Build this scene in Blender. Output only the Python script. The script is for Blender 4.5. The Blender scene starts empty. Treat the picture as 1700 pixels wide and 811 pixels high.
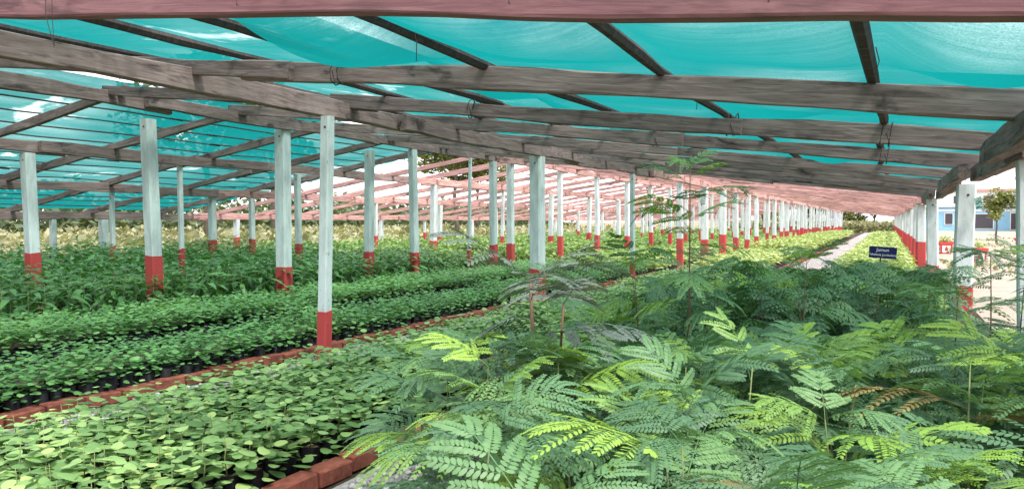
import bpy, math, random
import numpy as np
from mathutils import Matrix, Vector, Euler

R = math.radians
rng = np.random.default_rng(7)
random.seed(7)
sc = bpy.context.scene
COL = sc.collection

# ------------------------------------------------------------------ camera
EYE = 1.15
cam_d = bpy.data.cameras.new('camera')
cam = bpy.data.objects.new('camera', cam_d)
COL.objects.link(cam)
cam_d.sensor_width = 36.0
cam_d.lens = 27.1
cam_d.clip_start = 0.05
cam_d.clip_end = 1500
cam.location = (0, 0, EYE)
cam.rotation_euler = (R(90 - 1.72), 0, R(26.03))
sc.camera = cam

# ------------------------------------------------------------------ world, sun, exposure
SUN_EL, SUN_ROT = R(62), R(112)
w = bpy.data.worlds.new('World')
sc.world = w
w.use_nodes = True
nt = w.node_tree
nt.nodes.clear()
out = nt.nodes.new('ShaderNodeOutputWorld')
bg = nt.nodes.new('ShaderNodeBackground')
sky = nt.nodes.new('ShaderNodeTexSky')
sky.sky_type = 'NISHITA'
sky.sun_disc = False
sky.sun_elevation = SUN_EL
sky.sun_rotation = SUN_ROT
sky.air_density = 1.0
sky.dust_density = 6.0
sky.ozone_density = 1.0
tc = nt.nodes.new('ShaderNodeTexCoord')
mp = nt.nodes.new('ShaderNodeMapping')
mp.inputs['Scale'].default_value = (1, 1, 2.2)
nz = nt.nodes.new('ShaderNodeTexNoise')
nz.inputs['Scale'].default_value = 3.2
nz.inputs['Detail'].default_value = 7
nz.inputs['Roughness'].default_value = 0.6
rp = nt.nodes.new('ShaderNodeValToRGB')
rp.color_ramp.elements[0].position = 0.36
rp.color_ramp.elements[1].position = 0.60
mx = nt.nodes.new('ShaderNodeMix')
mx.data_type = 'RGBA'
mx.inputs['B'].default_value = (9.5, 9.4, 9.5, 1)
nt.links.new(tc.outputs['Generated'], mp.inputs['Vector'])
nt.links.new(mp.outputs['Vector'], nz.inputs['Vector'])
nt.links.new(nz.outputs['Fac'], rp.inputs['Fac'])
nt.links.new(rp.outputs['Color'], mx.inputs['Factor'])
nt.links.new(sky.outputs['Color'], mx.inputs['A'])
nt.links.new(mx.outputs['Result'], bg.inputs['Color'])
bg.inputs['Strength'].default_value = 0.15
nt.links.new(bg.outputs['Background'], out.inputs['Surface'])

sun_d = bpy.data.lights.new('sun', 'SUN')
sun_d.energy = 2.4
sun_d.angle = R(8)
sun_d.color = (1.0, 0.955, 0.89)
sun = bpy.data.objects.new('sun', sun_d)
COL.objects.link(sun)
sdir = Vector((math.sin(SUN_ROT) * math.cos(SUN_EL), math.cos(SUN_ROT) * math.cos(SUN_EL), math.sin(SUN_EL)))
sun.rotation_euler = sdir.to_track_quat('Z', 'Y').to_euler()
sun.location = (10, -5, 20)

vs = sc.view_settings
vs.view_transform = 'Standard'
vs.look = 'None'
vs.gamma = 1.0
vs.use_curve_mapping = False
vs.exposure = 1.2
sc.cycles.max_bounces = 10
sc.cycles.transparent_max_bounces = 16
sc.cycles.diffuse_bounces = 4

# ------------------------------------------------------------------ helpers
def new_mat(name):
    m = bpy.data.materials.new(name)
    m.use_nodes = True
    n = m.node_tree
    n.nodes.clear()
    o = n.nodes.new('ShaderNodeOutputMaterial')
    return m, n, o

def N(n, t, **kw):
    x = n.nodes.new(t)
    for k, v in kw.items():
        if k in x.inputs:
            x.inputs[k].default_value = v
        else:
            setattr(x, k, v)
    return x

def ramp(n, fac, stops):
    r = n.nodes.new('ShaderNodeValToRGB')
    els = r.color_ramp.elements
    while len(els) < len(stops):
        els.new(0.5)
    for e, (p, c) in zip(els, stops):
        e.position = p
        e.color = (*c, 1) if len(c) == 3 else c
    n.links.new(fac, r.inputs['Fac'])
    return r

def mixc(n, fac, a, b, blend='MIX'):
    m = n.nodes.new('ShaderNodeMix')
    m.data_type = 'RGBA'
    m.blend_type = blend
    for sock, v in (('Factor', fac), ('A', a), ('B', b)):
        if isinstance(v, (int, float)):
            m.inputs[sock].default_value = v
        elif isinstance(v, tuple):
            m.inputs[sock].default_value = (*v, 1)
        else:
            n.links.new(v, m.inputs[sock])
    return m.outputs['Result']

def coords(n, kind='Object', scale=(1, 1, 1), rand_offset=False):
    t = n.nodes.new('ShaderNodeTexCoord')
    m = n.nodes.new('ShaderNodeMapping')
    m.inputs['Scale'].default_value = scale
    n.links.new(t.outputs[kind], m.inputs['Vector'])
    if rand_offset:
        oi = n.nodes.new('ShaderNodeObjectInfo')
        mu = n.nodes.new('ShaderNodeMath')
        mu.operation = 'MULTIPLY'
        mu.inputs[1].default_value = 57.0
        n.links.new(oi.outputs['Random'], mu.inputs[0])
        cb = n.nodes.new('ShaderNodeCombineXYZ')
        for i in range(3):
            n.links.new(mu.outputs[0], cb.inputs[i])
        n.links.new(cb.outputs[0], m.inputs['Location'])
    return m.outputs['Vector']

def noise(n, vec, scale, detail=4, rough=0.55, dist=0.0):
    z = n.nodes.new('ShaderNodeTexNoise')
    z.inputs['Scale'].default_value = scale
    z.inputs['Detail'].default_value = detail
    z.inputs['Roughness'].default_value = rough
    z.inputs['Distortion'].default_value = dist
    n.links.new(vec, z.inputs['Vector'])
    return z.outputs['Fac']

def bump(n, h, strength, dist=0.01):
    b = n.nodes.new('ShaderNodeBump')
    b.inputs['Strength'].default_value = strength
    b.inputs['Distance'].default_value = dist
    n.links.new(h, b.inputs['Height'])
    return b.outputs['Normal']

def principled(n, o, col, rough=0.7, normal=None, spec=0.3):
    p = n.nodes.new('ShaderNodeBsdfPrincipled')
    if isinstance(col, tuple):
        p.inputs['Base Color'].default_value = (*col, 1)
    else:
        n.links.new(col, p.inputs['Base Color'])
    p.inputs['Roughness'].default_value = rough
    p.inputs['Specular IOR Level'].default_value = spec
    if normal is not None:
        n.links.new(normal, p.inputs['Normal'])
    if o is not None:
        n.links.new(p.outputs[0], o.inputs['Surface'])
    return p

def mat_wood(name, dark, mid, light, stain=0.5):
    m, n, o = new_mat(name)
    v = coords(n, 'Object', (1.6, 22, 22), True)
    g = noise(n, v, 1.6, 6, 0.6, 1.2)
    c = ramp(n, g, [(0.25, dark), (0.5, mid), (0.75, light)]).outputs['Color']
    v2 = coords(n, 'Object', (1.3, 3, 5), True)
    s = noise(n, v2, 1.5, 4, 0.65, 0.6)
    sm = ramp(n, s, [(0.56, (0, 0, 0)), (0.68, (1, 1, 1))]).outputs['Color']
    ml = n.nodes.new('ShaderNodeMath'); ml.operation = 'MULTIPLY'; ml.inputs[1].default_value = stain
    n.links.new(sm, ml.inputs[0])
    c = mixc(n, ml.outputs[0], c, (0.045, 0.032, 0.035))
    oi = n.nodes.new('ShaderNodeObjectInfo')
    vv = ramp(n, oi.outputs['Random'], [(0, (0.72, 0.72, 0.72)), (1, (1.15, 1.12, 1.1))]).outputs['Color']
    c = mixc(n, 1.0, c, vv, 'MULTIPLY')
    principled(n, o, c, 0.85, bump(n, g, 0.6, 0.006), 0.2)
    return m

def mat_paint(name, col, grime, worn_or_cloud, amount=0.5):
    m, n, o = new_mat(name)
    v = coords(n, 'Object', (9, 9, 2.2), True)
    g = noise(n, v, 1.3, 5, 0.65)
    f = ramp(n, g, [(0.42, (0, 0, 0)), (0.75, (1, 1, 1))]).outputs['Color']
    ml = n.nodes.new('ShaderNodeMath'); ml.operation = 'MULTIPLY'; ml.inputs[1].default_value = amount
    n.links.new(f, ml.inputs[0])
    c = mixc(n, ml.outputs[0], col, grime)
    v2 = coords(n, 'Object', (1, 1, 0.6), True)
    k = noise(n, v2, 34, 3, 0.6)
    f2 = ramp(n, k, [(0.68, (0, 0, 0)), (0.73, (1, 1, 1))]).outputs['Color']
    c = mixc(n, f2, c, worn_or_cloud)
    principled(n, o, c, 0.7, bump(n, k, 0.35, 0.006), 0.25)
    return m

def mat_leaf(name, dark, mid, light, attr=False, trans=0.26, rough=0.5, gloss=0.35, young=None):
    m, n, o = new_mat(name)
    if attr:
        a = n.nodes.new('ShaderNodeAttribute'); a.attribute_name = 'rnd'
        f = a.outputs['Fac']
    else:
        f = n.nodes.new('ShaderNodeObjectInfo').outputs['Random']
    stops = [(0.0, dark), (0.5, mid), (0.86, light)]
    if young:
        stops.append((0.97, young))
    c = ramp(n, f, stops).outputs['Color']
    v = coords(n, 'Object', (1, 1, 1))
    g = noise(n, v, 60, 2)
    vv = ramp(n, g, [(0.3, (0.85, 0.85, 0.85)), (0.7, (1.12, 1.12, 1.12))]).outputs['Color']
    c = mixc(n, 1.0, c, vv, 'MULTIPLY')
    p = principled(n, None, c, rough, None, gloss)
    t = n.nodes.new('ShaderNodeBsdfTranslucent')
    tc_ = mixc(n, 1.0, c, (1.25, 1.3, 0.55), 'MULTIPLY')
    n.links.new(tc_, t.inputs['Color'])
    ms = n.nodes.new('ShaderNodeMixShader')
    ms.inputs[0].default_value = trans
    n.links.new(p.outputs[0], ms.inputs[1])
    n.links.new(t.outputs[0], ms.inputs[2])
    n.links.new(ms.outputs[0], o.inputs['Surface'])
    return m

def mat_plain(name, col, rough=0.7, var=0.15, scale=8, spec=0.3, bmp=0.2):
    m, n, o = new_mat(name)
    v = coords(n, 'Object', (1, 1, 1), True)
    g = noise(n, v, scale, 5, 0.6)
    a = tuple(x * (1 - var) for x in col)
    b = tuple(min(1, x * (1 + var)) for x in col)
    c = ramp(n, g, [(0.3, a), (0.7, b)]).outputs['Color']
    principled(n, o, c, rough, bump(n, g, bmp, 0.01), spec)
    return m

def mat_net(name, teal, clear_lo, clear_hi, thr=(0.42, 0.66), streak=(1.3, 14, 1), worn_or_cloud=0.0, slant=1.0):
    m, n, o = new_mat(name)
    v = coords(n, 'Object', streak)
    s = noise(n, v, 1.1, 6, 0.62, 0.9)
    v2 = coords(n, 'Object', (1, 1, 1))
    big = noise(n, v2, 0.55, 3, 0.5, 0.3)
    ad = n.nodes.new('ShaderNodeMath'); ad.operation = 'ADD'
    n.links.new(s, ad.inputs[0]); n.links.new(big, ad.inputs[1])
    hf = n.nodes.new('ShaderNodeMath'); hf.operation = 'MULTIPLY'; hf.inputs[1].default_value = 0.5
    n.links.new(ad.outputs[0], hf.inputs[0])
    f = ramp(n, hf.outputs[0], [(thr[0], (clear_lo,) * 3), (thr[1], (clear_hi,) * 3)]).outputs['Color']
    # the weave: fine threads modulate how much is open
    wv = coords(n, 'Object', (1, 1, 1))
    wf = noise(n, wv, 140, 2, 0.7)
    wr = ramp(n, wf, [(0.35, (0.6, 0.6, 0.6)), (0.65, (1.35, 1.35, 1.35))]).outputs['Color']
    f = mixc(n, 1.0, f, wr, 'MULTIPLY')
    # a woven net is open when crossed squarely and closes up at a slant, for light and for the eye alike
    lw = n.nodes.new('ShaderNodeLayerWeight'); lw.inputs['Blend'].default_value = 0.5
    op = ramp(n, lw.outputs['Facing'], [(0.0, (1.0,) * 3), (0.40, (0.85,) * 3), (0.62, (0.36 * (0.5 + 0.5 * slant),) * 3), (0.78, (0.12 * slant,) * 3), (0.93, (0.03 * slant,) * 3)]).outputs['Color']
    f = mixc(n, 1.0, f, op, 'MULTIPLY')
    if worn_or_cloud:                                           # clearer patches put into the net to imitate bright cloud behind it
        wn = noise(n, v2, 1.15, 5, 0.62, 0.4)
        wp = ramp(n, wn, [(0.62, (0, 0, 0)), (0.69, (worn_or_cloud,) * 3)]).outputs['Color']
        f = mixc(n, 1.0, f, wp, 'ADD')
    tr = n.nodes.new('ShaderNodeBsdfTransparent')
    tr.inputs['Color'].default_value = (0.86, 1.0, 0.97, 1)
    tl = n.nodes.new('ShaderNodeBsdfTranslucent')
    df = n.nodes.new('ShaderNodeBsdfDiffuse')
    col = ramp(n, hf.outputs[0], [(0.3, tuple(c * 0.85 for c in teal)), (0.65, teal)]).outputs['Color']
    n.links.new(col, tl.inputs['Color']); n.links.new(col, df.inputs['Color'])
    b = n.nodes.new('ShaderNodeMixShader'); b.inputs[0].default_value = 0.35
    n.links.new(tl.outputs[0], b.inputs[1]); n.links.new(df.outputs[0], b.inputs[2])
    x = n.nodes.new('ShaderNodeMixShader')
    n.links.new(f, x.inputs[0]); n.links.new(b.outputs[0], x.inputs[1]); n.links.new(tr.outputs[0], x.inputs[2])
    n.links.new(x.outputs[0], o.inputs['Surface'])
    return m

# materials -------------------------------------------------------
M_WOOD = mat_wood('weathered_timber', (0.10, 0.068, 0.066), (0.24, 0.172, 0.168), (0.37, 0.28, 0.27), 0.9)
M_WOOD_LIT_FRONT = mat_wood('timber_lit_front', (0.13, 0.062, 0.072), (0.205, 0.103, 0.115), (0.265, 0.145, 0.155), 0.5)  # same timber, with the warm light on the front rafter put into its colour
M_WOOD_LIT_PINK = mat_wood('timber_lit_pink', (0.24, 0.11, 0.105), (0.47, 0.27, 0.255), (0.66, 0.46, 0.44), 0.7)  # same timber, open daylight and distance haze painted into a paler pink
M_STICK = mat_wood('dark_stick', (0.035, 0.026, 0.026), (0.075, 0.055, 0.055), (0.13, 0.10, 0.10), 0.4)
M_WHITE = mat_paint('white_limewash', (0.52, 0.575, 0.58), (0.27, 0.31, 0.32), (0.18, 0.17, 0.17), 0.85)
M_RED = mat_paint('red_oxide_paint', (0.40, 0.05, 0.05), (0.28, 0.045, 0.045), (0.45, 0.2, 0.18), 0.6)
M_BRICK = mat_plain('fired_brick', (0.20, 0.062, 0.043), 0.9, 0.5, 14, 0.2, 0.6)
M_BAG = mat_plain('black_poly_bag', (0.008, 0.007, 0.010), 0.6, 0.4, 30, 0.15, 0.8)
M_SOILTOP = mat_plain('potting_soil', (0.07, 0.045, 0.03), 0.95, 0.4, 40, 0.1, 0.8)
M_STEM = mat_plain('brown_stem', (0.10, 0.065, 0.04), 0.7, 0.3, 30)
M_STEMG = mat_plain('green_stem', (0.13, 0.16, 0.06), 0.6, 0.3, 30)
M_BARK = mat_plain('tree_bark', (0.12, 0.10, 0.085), 0.9, 0.35, 6, 0.2, 0.7)
M_WIRE = mat_plain('dark_twine', (0.05, 0.04, 0.045), 0.8)
M_NET_A = mat_net('teal_shade_net', (0.003, 0.165, 0.165), 0.34, 0.75, (0.48, 0.66), (0.9, 22, 1), slant=0.45)
M_NET_B = mat_net('teal_shade_net_thin', (0.004, 0.17, 0.168), 0.42, 1.0, (0.44, 0.62), worn_or_cloud=0.42)
M_NET_C = mat_net('teal_shade_net_left', (0.004, 0.16, 0.158), 0.38, 0.8, (0.42, 0.64), (6, 1.2, 1), worn_or_cloud=0.5)

LEU = ((0.055, 0.125, 0.065), (0.085, 0.185, 0.085), (0.125, 0.24, 0.085))
M_FROND = mat_leaf('frond_leaf', *LEU, young=(0.17, 0.30, 0.045))
M_FROND_Y = mat_leaf('young_frond_leaf', (0.13, 0.25, 0.04), (0.19, 0.33, 0.05), (0.24, 0.38, 0.07))
M_FROND_G = mat_leaf('greyish_frond_leaf', (0.085, 0.115, 0.10), (0.105, 0.14, 0.12), (0.125, 0.16, 0.135), gloss=0.3, trans=0.15)
M_FROND_D = mat_leaf('drying_frond_leaf', (0.16, 0.14, 0.04), (0.22, 0.19, 0.06), (0.24, 0.16, 0.07))
M_FROND_S = mat_leaf('frond_mass', *LEU, attr=True, young=(0.17, 0.30, 0.045))
RND = ((0.09, 0.185, 0.06), (0.165, 0.29, 0.095), (0.25, 0.38, 0.14))
M_ROUND = mat_leaf('round_leaf', *RND, young=(0.32, 0.44, 0.15))
M_ROUND_S = mat_leaf('round_leaf_mass', *RND, attr=True, young=(0.32, 0.44, 0.15))
M_ROUND_S2 = mat_leaf('small_leaf_mass', (0.07, 0.19, 0.06), (0.125, 0.285, 0.09), (0.19, 0.36, 0.12), attr=True)
BRD = ((0.038, 0.12, 0.036), (0.065, 0.185, 0.05), (0.105, 0.25, 0.07))
M_BROAD = mat_leaf('broad_leaf', *BRD, gloss=0.5, rough=0.42)
M_BROAD_S = mat_leaf('broad_leaf_mass', *BRD, attr=True, gloss=0.5, rough=0.42)
M_LIME_LIT_S = mat_leaf('lit_lime_leaf_mass', (0.19, 0.27, 0.085), (0.29, 0.375, 0.135), (0.39, 0.455, 0.20), attr=True)  # leaf colour lightened to stand in for stronger sun and far haze
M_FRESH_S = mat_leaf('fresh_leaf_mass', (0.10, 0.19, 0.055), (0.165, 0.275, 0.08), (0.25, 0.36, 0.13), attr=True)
M_TREE = mat_leaf('tree_leaf', (0.055, 0.085, 0.045), (0.085, 0.12, 0.06), (0.13, 0.165, 0.085), attr=True, gloss=0.2)
M_TREE_Y = mat_leaf('pale_tree_leaf', (0.11, 0.13, 0.04), (0.17, 0.20, 0.06), (0.24, 0.25, 0.09), attr=True, gloss=0.2)
M_SCRUB = mat_leaf('dry_scrub', (0.15, 0.165, 0.09), (0.23, 0.235, 0.14), (0.34, 0.33, 0.22), attr=True, gloss=0.1)

# mesh helpers ------------------------------------------------------
def mesh_tris(name, V, T, mats, rnd=None, midx=None, smooth=False):
    me = bpy.data.meshes.new(name)
    V = np.ascontiguousarray(V, dtype=np.float32); T = np.ascontiguousarray(T, dtype=np.int32)
    me.vertices.add(len(V)); me.vertices.foreach_set('co', V.ravel())
    me.loops.add(T.size); me.loops.foreach_set('vertex_index', T.ravel())
    me.polygons.add(len(T))
    me.polygons.foreach_set('loop_start', np.arange(0, T.size, 3, dtype=np.int32))
    if not isinstance(mats, (list, tuple)):
        mats = [mats]
    for m in mats:
        me.materials.append(m)
    if midx is not None:
        me.polygons.foreach_set('material_index', np.asarray(midx, dtype=np.int32))
    if smooth:
        me.polygons.foreach_set('use_smooth', np.ones(len(T), dtype=bool))
    me.update(calc_edges=True)
    if rnd is not None:
        a = me.attributes.new('rnd', 'FLOAT', 'POINT')
        a.data.foreach_set('value', np.ascontiguousarray(rnd, dtype=np.float32))
    return me

class MB:
    """collects quads / tris / n-gons and builds one mesh"""
    def __init__(s):
        s.v, s.f, s.m = [], [], []
    def add(s, vs_, fs, mi=0):
        b = len(s.v)
        s.v += [tuple(p) for p in vs_]
        s.f += [tuple(i + b for i in f) for f in fs]
        s.m += [mi] * len(fs)
    def box(s, x0, x1, y0, y1, z0, z1, mi=0):
        s.add([(x0, y0, z0), (x1, y0, z0), (x1, y1, z0), (x0, y1, z0), (x0, y0, z1), (x1, y0, z1), (x1, y1, z1), (x0, y1, z1)],
              [(0, 3, 2, 1), (4, 5, 6, 7), (0, 1, 5, 4), (1, 2, 6, 5), (2, 3, 7, 6), (3, 0, 4, 7)], mi)
    def tube(s, pts, rad, k=6, mi=0, caps=True):
        pts = [Vector(p) for p in pts]
        rings = []
        for i, p in enumerate(pts):
            d = (pts[min(i + 1, len(pts) - 1)] - pts[max(i - 1, 0)]).normalized()
            a = d.orthogonal().normalized() if abs(d.z) > 0.95 else d.cross(Vector((0, 0, 1))).normalized()
            b = d.cross(a)
            r = rad[i] if isinstance(rad, (list, tuple)) else rad
            rings.append([p + (a * math.cos(t) + b * math.sin(t)) * r for t in [2 * math.pi * j / k for j in range(k)]])
        vs_ = [q for rg in rings for q in rg]
        fs = [(i * k + j, i * k + (j + 1) % k, (i + 1) * k + (j + 1) % k, (i + 1) * k + j) for i in range(len(pts) - 1) for j in range(k)]
        if caps:
            fs += [tuple(range(k))[::-1], tuple(range((len(pts) - 1) * k, len(pts) * k))]
        s.add(vs_, fs, mi)
    def mesh(s, name, mats, smooth=False):
        me = bpy.data.meshes.new(name)
        me.from_pydata(s.v, [], s.f)
        for m in (mats if isinstance(mats, (list, tuple)) else [mats]):
            me.materials.append(m)
        me.polygons.foreach_set('material_index', s.m)
        if smooth:
            me.polygons.foreach_set('use_smooth', [True] * len(s.f))
        me.update()
        return me

def link(name, data, parent=None, mat=None):
    o = bpy.data.objects.new(name, data)
    COL.objects.link(o)
    if parent is not None:
        o.parent = parent
    if mat is not None:
        o.matrix_local = mat
    return o

def tag(o, label=None, cat=None, group=None, kind=None):
    if label: o['label'] = label
    if cat: o['category'] = cat
    if group: o['group'] = group
    if kind: o['kind'] = kind
    return o

def empty(name, loc=(0, 0, 0), rz=0.0):
    o = bpy.data.objects.new(name, None)
    o.empty_display_size = 0.05
    COL.objects.link(o)
    o.location = loc
    o.rotation_euler = (0, 0, rz)
    return o

def rots(az, pitch, roll):
    ca, sa, cp, sp, cr, sr = np.cos(az), np.sin(az), np.cos(pitch), np.sin(pitch), np.cos(roll), np.sin(roll)
    k = len(az)
    Rz = np.zeros((k, 3, 3)); Rx = np.zeros((k, 3, 3)); Ry = np.zeros((k, 3, 3))
    Rz[:, 0, 0] = ca; Rz[:, 0, 1] = -sa; Rz[:, 1, 0] = sa; Rz[:, 1, 1] = ca; Rz[:, 2, 2] = 1
    Rx[:, 0, 0] = 1; Rx[:, 1, 1] = cp; Rx[:, 1, 2] = -sp; Rx[:, 2, 1] = sp; Rx[:, 2, 2] = cp
    Ry[:, 1, 1] = 1; Ry[:, 0, 0] = cr; Ry[:, 0, 2] = sr; Ry[:, 2, 0] = -sr; Ry[:, 2, 2] = cr
    return Rz @ Rx @ Ry

def scatter(tmpl, Rm, P, S):
    """copies of a leaf template (V, T) at P with rotation Rm and size S"""
    V, T = tmpl
    k = len(P)
    W = np.einsum('kij,nj->kni', Rm, V) * np.asarray(S)[:, None, None] + P[:, None, :]
    TT = T[None] + (np.arange(k) * len(V))[:, None, None]
    return W.reshape(-1, 3), TT.reshape(-1, 3)

def join(parts):
    Vs, Ts, o = [], [], 0
    for V, T in parts:
        Vs.append(V); Ts.append(T + o); o += len(V)
    return np.concatenate(Vs), np.concatenate(Ts)

# leaf templates: base at the origin, blade along +Y, face up
def t_round(n=8, cup=0.12, wide=0.86, notch=0.04):
    a = np.linspace(0, 2 * np.pi, n, endpoint=False) - np.pi / 2
    x = np.cos(a) * 0.5 * wide
    y = 0.5 + np.sin(a) * 0.5
    x = x * (0.82 + 0.3 * y)
    y = np.where(np.abs(a - np.pi / 2) < 0.1, y - notch, y)
    z = -cup * (2 * x) ** 2 - 0.10 * (y - 0.4) ** 2
    V = np.concatenate([np.stack([x, y, z], 1), [[0, 0.5, 0.03]]])
    T = np.array([[i, (i + 1) % n, n] for i in range(n)])
    return V, T

def t_lance(st=5, wide=0.34, droop=0.35, fold=0.10):
    V, T = [], []
    for i in range(st):
        t = i / (st - 1)
        ww = wide * 0.5 * math.sin(math.pi * min(1, 0.06 + t * 0.92)) ** 0.8 * (1.1 - 0.35 * t)
        z = -droop * t * t
        V += [(-ww, t, z + fold * ww), (0, t, z - 0.02), (ww, t, z + fold * ww)]
    for i in range(st - 1):
        b = i * 3
        for j in (0, 1):
            T += [(b + j, b + j + 1, b + j + 4), (b + j, b + j + 4, b + j + 3)]
    return np.array(V, float), np.array(T)

T_LEAFLET = (np.array([(0, 0, 0), (0.20, 0.26, 0.012), (0.22, 0.74, 0), (0.0, 1, -0.06), (-0.22, 0.74, 0), (-0.20, 0.26, 0.012)], float),
             np.array([(0, 1, 5), (1, 2, 5), (2, 4, 5), (2, 3, 4)]))
T_QUAD = (np.array([(0, 0, 0), (0.42, 0.5, 0.05), (0, 1, -0.06), (-0.42, 0.5, 0.05)], float), np.array([(0, 1, 2), (0, 2, 3)]))

def t_frond(r, L=0.24, pairs=5, nl=11, pl=0.10, ll=0.0155, droop=0.22, simple=False):
    """a bipinnate frond: rachis along +Y, pinnae in pairs, leaflets in pairs along each pinna; laid out flat, then bent"""
    V, T = [], []
    def strip(pts, wd):
        b = len(V)
        for p in pts:
            V.append((p[0] - wd, p[1], p[2])); V.append((p[0] + wd, p[1], p[2])); V.append((p[0], p[1], p[2] - wd * 1.5))
        for i in range(len(pts) - 1):
            for a, c in ((0, 1), (1, 2), (2, 0)):
                T.append((b + i * 3 + a, b + i * 3 + c, b + i * 3 + 3 + c)); T.append((b + i * 3 + a, b + i * 3 + 3 + c, b + i * 3 + 3 + a))
    strip([np.array([0, L * t, 0]) for t in np.linspace(0, 1, 6)], 0.0012)
    ax, pt, ro, ps, ss = [], [], [], [], []
    pin_v = []
    for k in range(pairs):
        t = 0.26 + 0.74 * k / (pairs - 1)
        base = np.array([0, L * t, 0.0])
        le = pl * (0.75 + 0.35 * math.sin(math.pi * (0.25 + 0.6 * k / (pairs - 1)))) * r.uniform(0.9, 1.1)
        for sgn in (-1, 1):
            ang = sgn * (R(68) - R(40) * k / (pairs - 1) + r.uniform(-0.12, 0.12))
            crv = sgn * r.uniform(0.0, 0.25)
            tilt = r.uniform(-0.35, 0.15)
            def pp(q):
                a_ = ang - crv * q
                return base + le * q * np.array([math.sin(a_), math.cos(a_), tilt * q])
            strip([pp(q) for q in (0, 0.5, 1)], 0.0007)
            for j in range(nl):
                q = 0.05 + 0.95 * j / (nl - 1)
                for s2 in (-1, 1):
                    la = ang - crv * q + s2 * (R(62) - R(30) * (j / (nl - 1)) ** 3)
                    ax.append(-la); pt.append(r.uniform(-0.16, 0.06)); ro.append(s2 * r.uniform(-0.05, 0.2))
                    ps.append(pp(q)); ss.append(ll * (0.70 + 0.36 * math.sin(math.pi * (0.12 + 0.76 * q))) * r.uniform(0.92, 1.06))
    leafs = scatter(T_QUAD if simple else T_LEAFLET, rots(np.array(ax), np.array(pt), np.array(ro)), np.array(ps), np.array(ss))
    W, TT = join([(np.array(V), np.array(T)), leafs])
    side = r.uniform(1.2, 4.0); tw = r.uniform(-0.25, 0.25)
    y = W[:, 1] / L
    W[:, 2] += L * (0.22 * y - droop * y * np.abs(y)) - side * W[:, 0] ** 2 + tw * W[:, 0] * y
    W[:, 1] -= L * 0.22 * droop * np.clip(y, 0, None) ** 3
    return W, TT

# ------------------------------------------------------------------ the place, in metres
# x to the right, y along the rows of posts, z up; the camera stands at the end of the right-hand bed
ROWS = [0.53, -4.1, -7.2, -9.5, -11.8, -14.5]        # post rows; the third carries the ridge
XR = -7.2
def roof_z(x):                                         # underside of the rafters
    if x >= XR:
        return EYE + 0.415 + 0.118 * (0.53 - x)
    return EYE + 0.415 + 0.118 * (0.53 - XR) - 0.16 * (XR - x)
NET_END_R, NET_END_L, FAR_END = 15.6, 12.7, 82.0
TD = 0.115                                              # timber depth

# ---- ground
def sheet(name, x0, x1, y0, y1, z, mat, nx=2, ny=2, amp=0.0):
    xs, ys = np.linspace(x0, x1, nx), np.linspace(y0, y1, ny)
    X, Y = np.meshgrid(xs, ys)
    Z = np.full_like(X, z) + (rng.uniform(-amp, amp, X.shape) if amp else 0)
    V = np.stack([X.ravel(), Y.ravel(), Z.ravel()], 1)
    T = []
    for j in range(ny - 1):
        for i in range(nx - 1):
            a = j * nx + i
            T += [(a, a + 1, a + nx + 1), (a, a + nx + 1, a + nx)]
    return tag(link(name, mesh_tris(name, V, T, mat, smooth=True)), kind='structure')

def mat_ground(name, stops, scale, fine=30, b=0.5):
    m, n, o = new_mat(name)
    v = coords(n, 'Object')
    g = noise(n, v, scale, 6, 0.65)
    c = ramp(n, g, stops).outputs['Color']
    f = noise(n, v, fine, 4, 0.7)
    vv = ramp(n, f, [(0.3, (0.7, 0.7, 0.7)), (0.7, (1.2, 1.2, 1.2))]).outputs['Color']
    c = mixc(n, 1.0, c, vv, 'MULTIPLY')
    principled(n, o, c, 0.95, bump(n, f, b, 0.02), 0.1)
    return m
M_EARTH = mat_ground('dry_earth', [(0.3, (0.16, 0.14, 0.07)), (0.5, (0.24, 0.20, 0.12)), (0.7, (0.36, 0.30, 0.2))], 0.35)
M_SOIL = mat_ground('damp_soil', [(0.3, (0.035, 0.027, 0.022)), (0.7, (0.085, 0.06, 0.045))], 1.5)
M_SAND = mat_ground('pale_sand', [(0.3, (0.22, 0.185, 0.15)), (0.7, (0.38, 0.33, 0.28))], 0.6)
M_GRAVELBED = mat_ground('gravel_bed', [(0.3, (0.17, 0.155, 0.15)), (0.7, (0.40, 0.375, 0.37))], 3.0, 45, 1.0)
M_PEBBLE = mat_plain('pale_pebble', (0.32, 0.30, 0.295), 0.8, 0.6, 25, 0.3, 0.3)
sheet('ground', -420, 420, -60, 700, 0.0, M_EARTH, 30, 30)
sheet('nursery_soil', -15.2, 1.0, -3, 84, 0.006, M_SOIL)
sheet('sand_yard', 1.004, 30, -3, 105, 0.010, M_SAND)
sheet('gravel_path', -2.12, -0.66, 0.5, 84, 0.012, M_GRAVELBED)
sheet('gravel_strip', -4.32, -3.56, 0.5, 84, 0.012, M_GRAVELBED)

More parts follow.
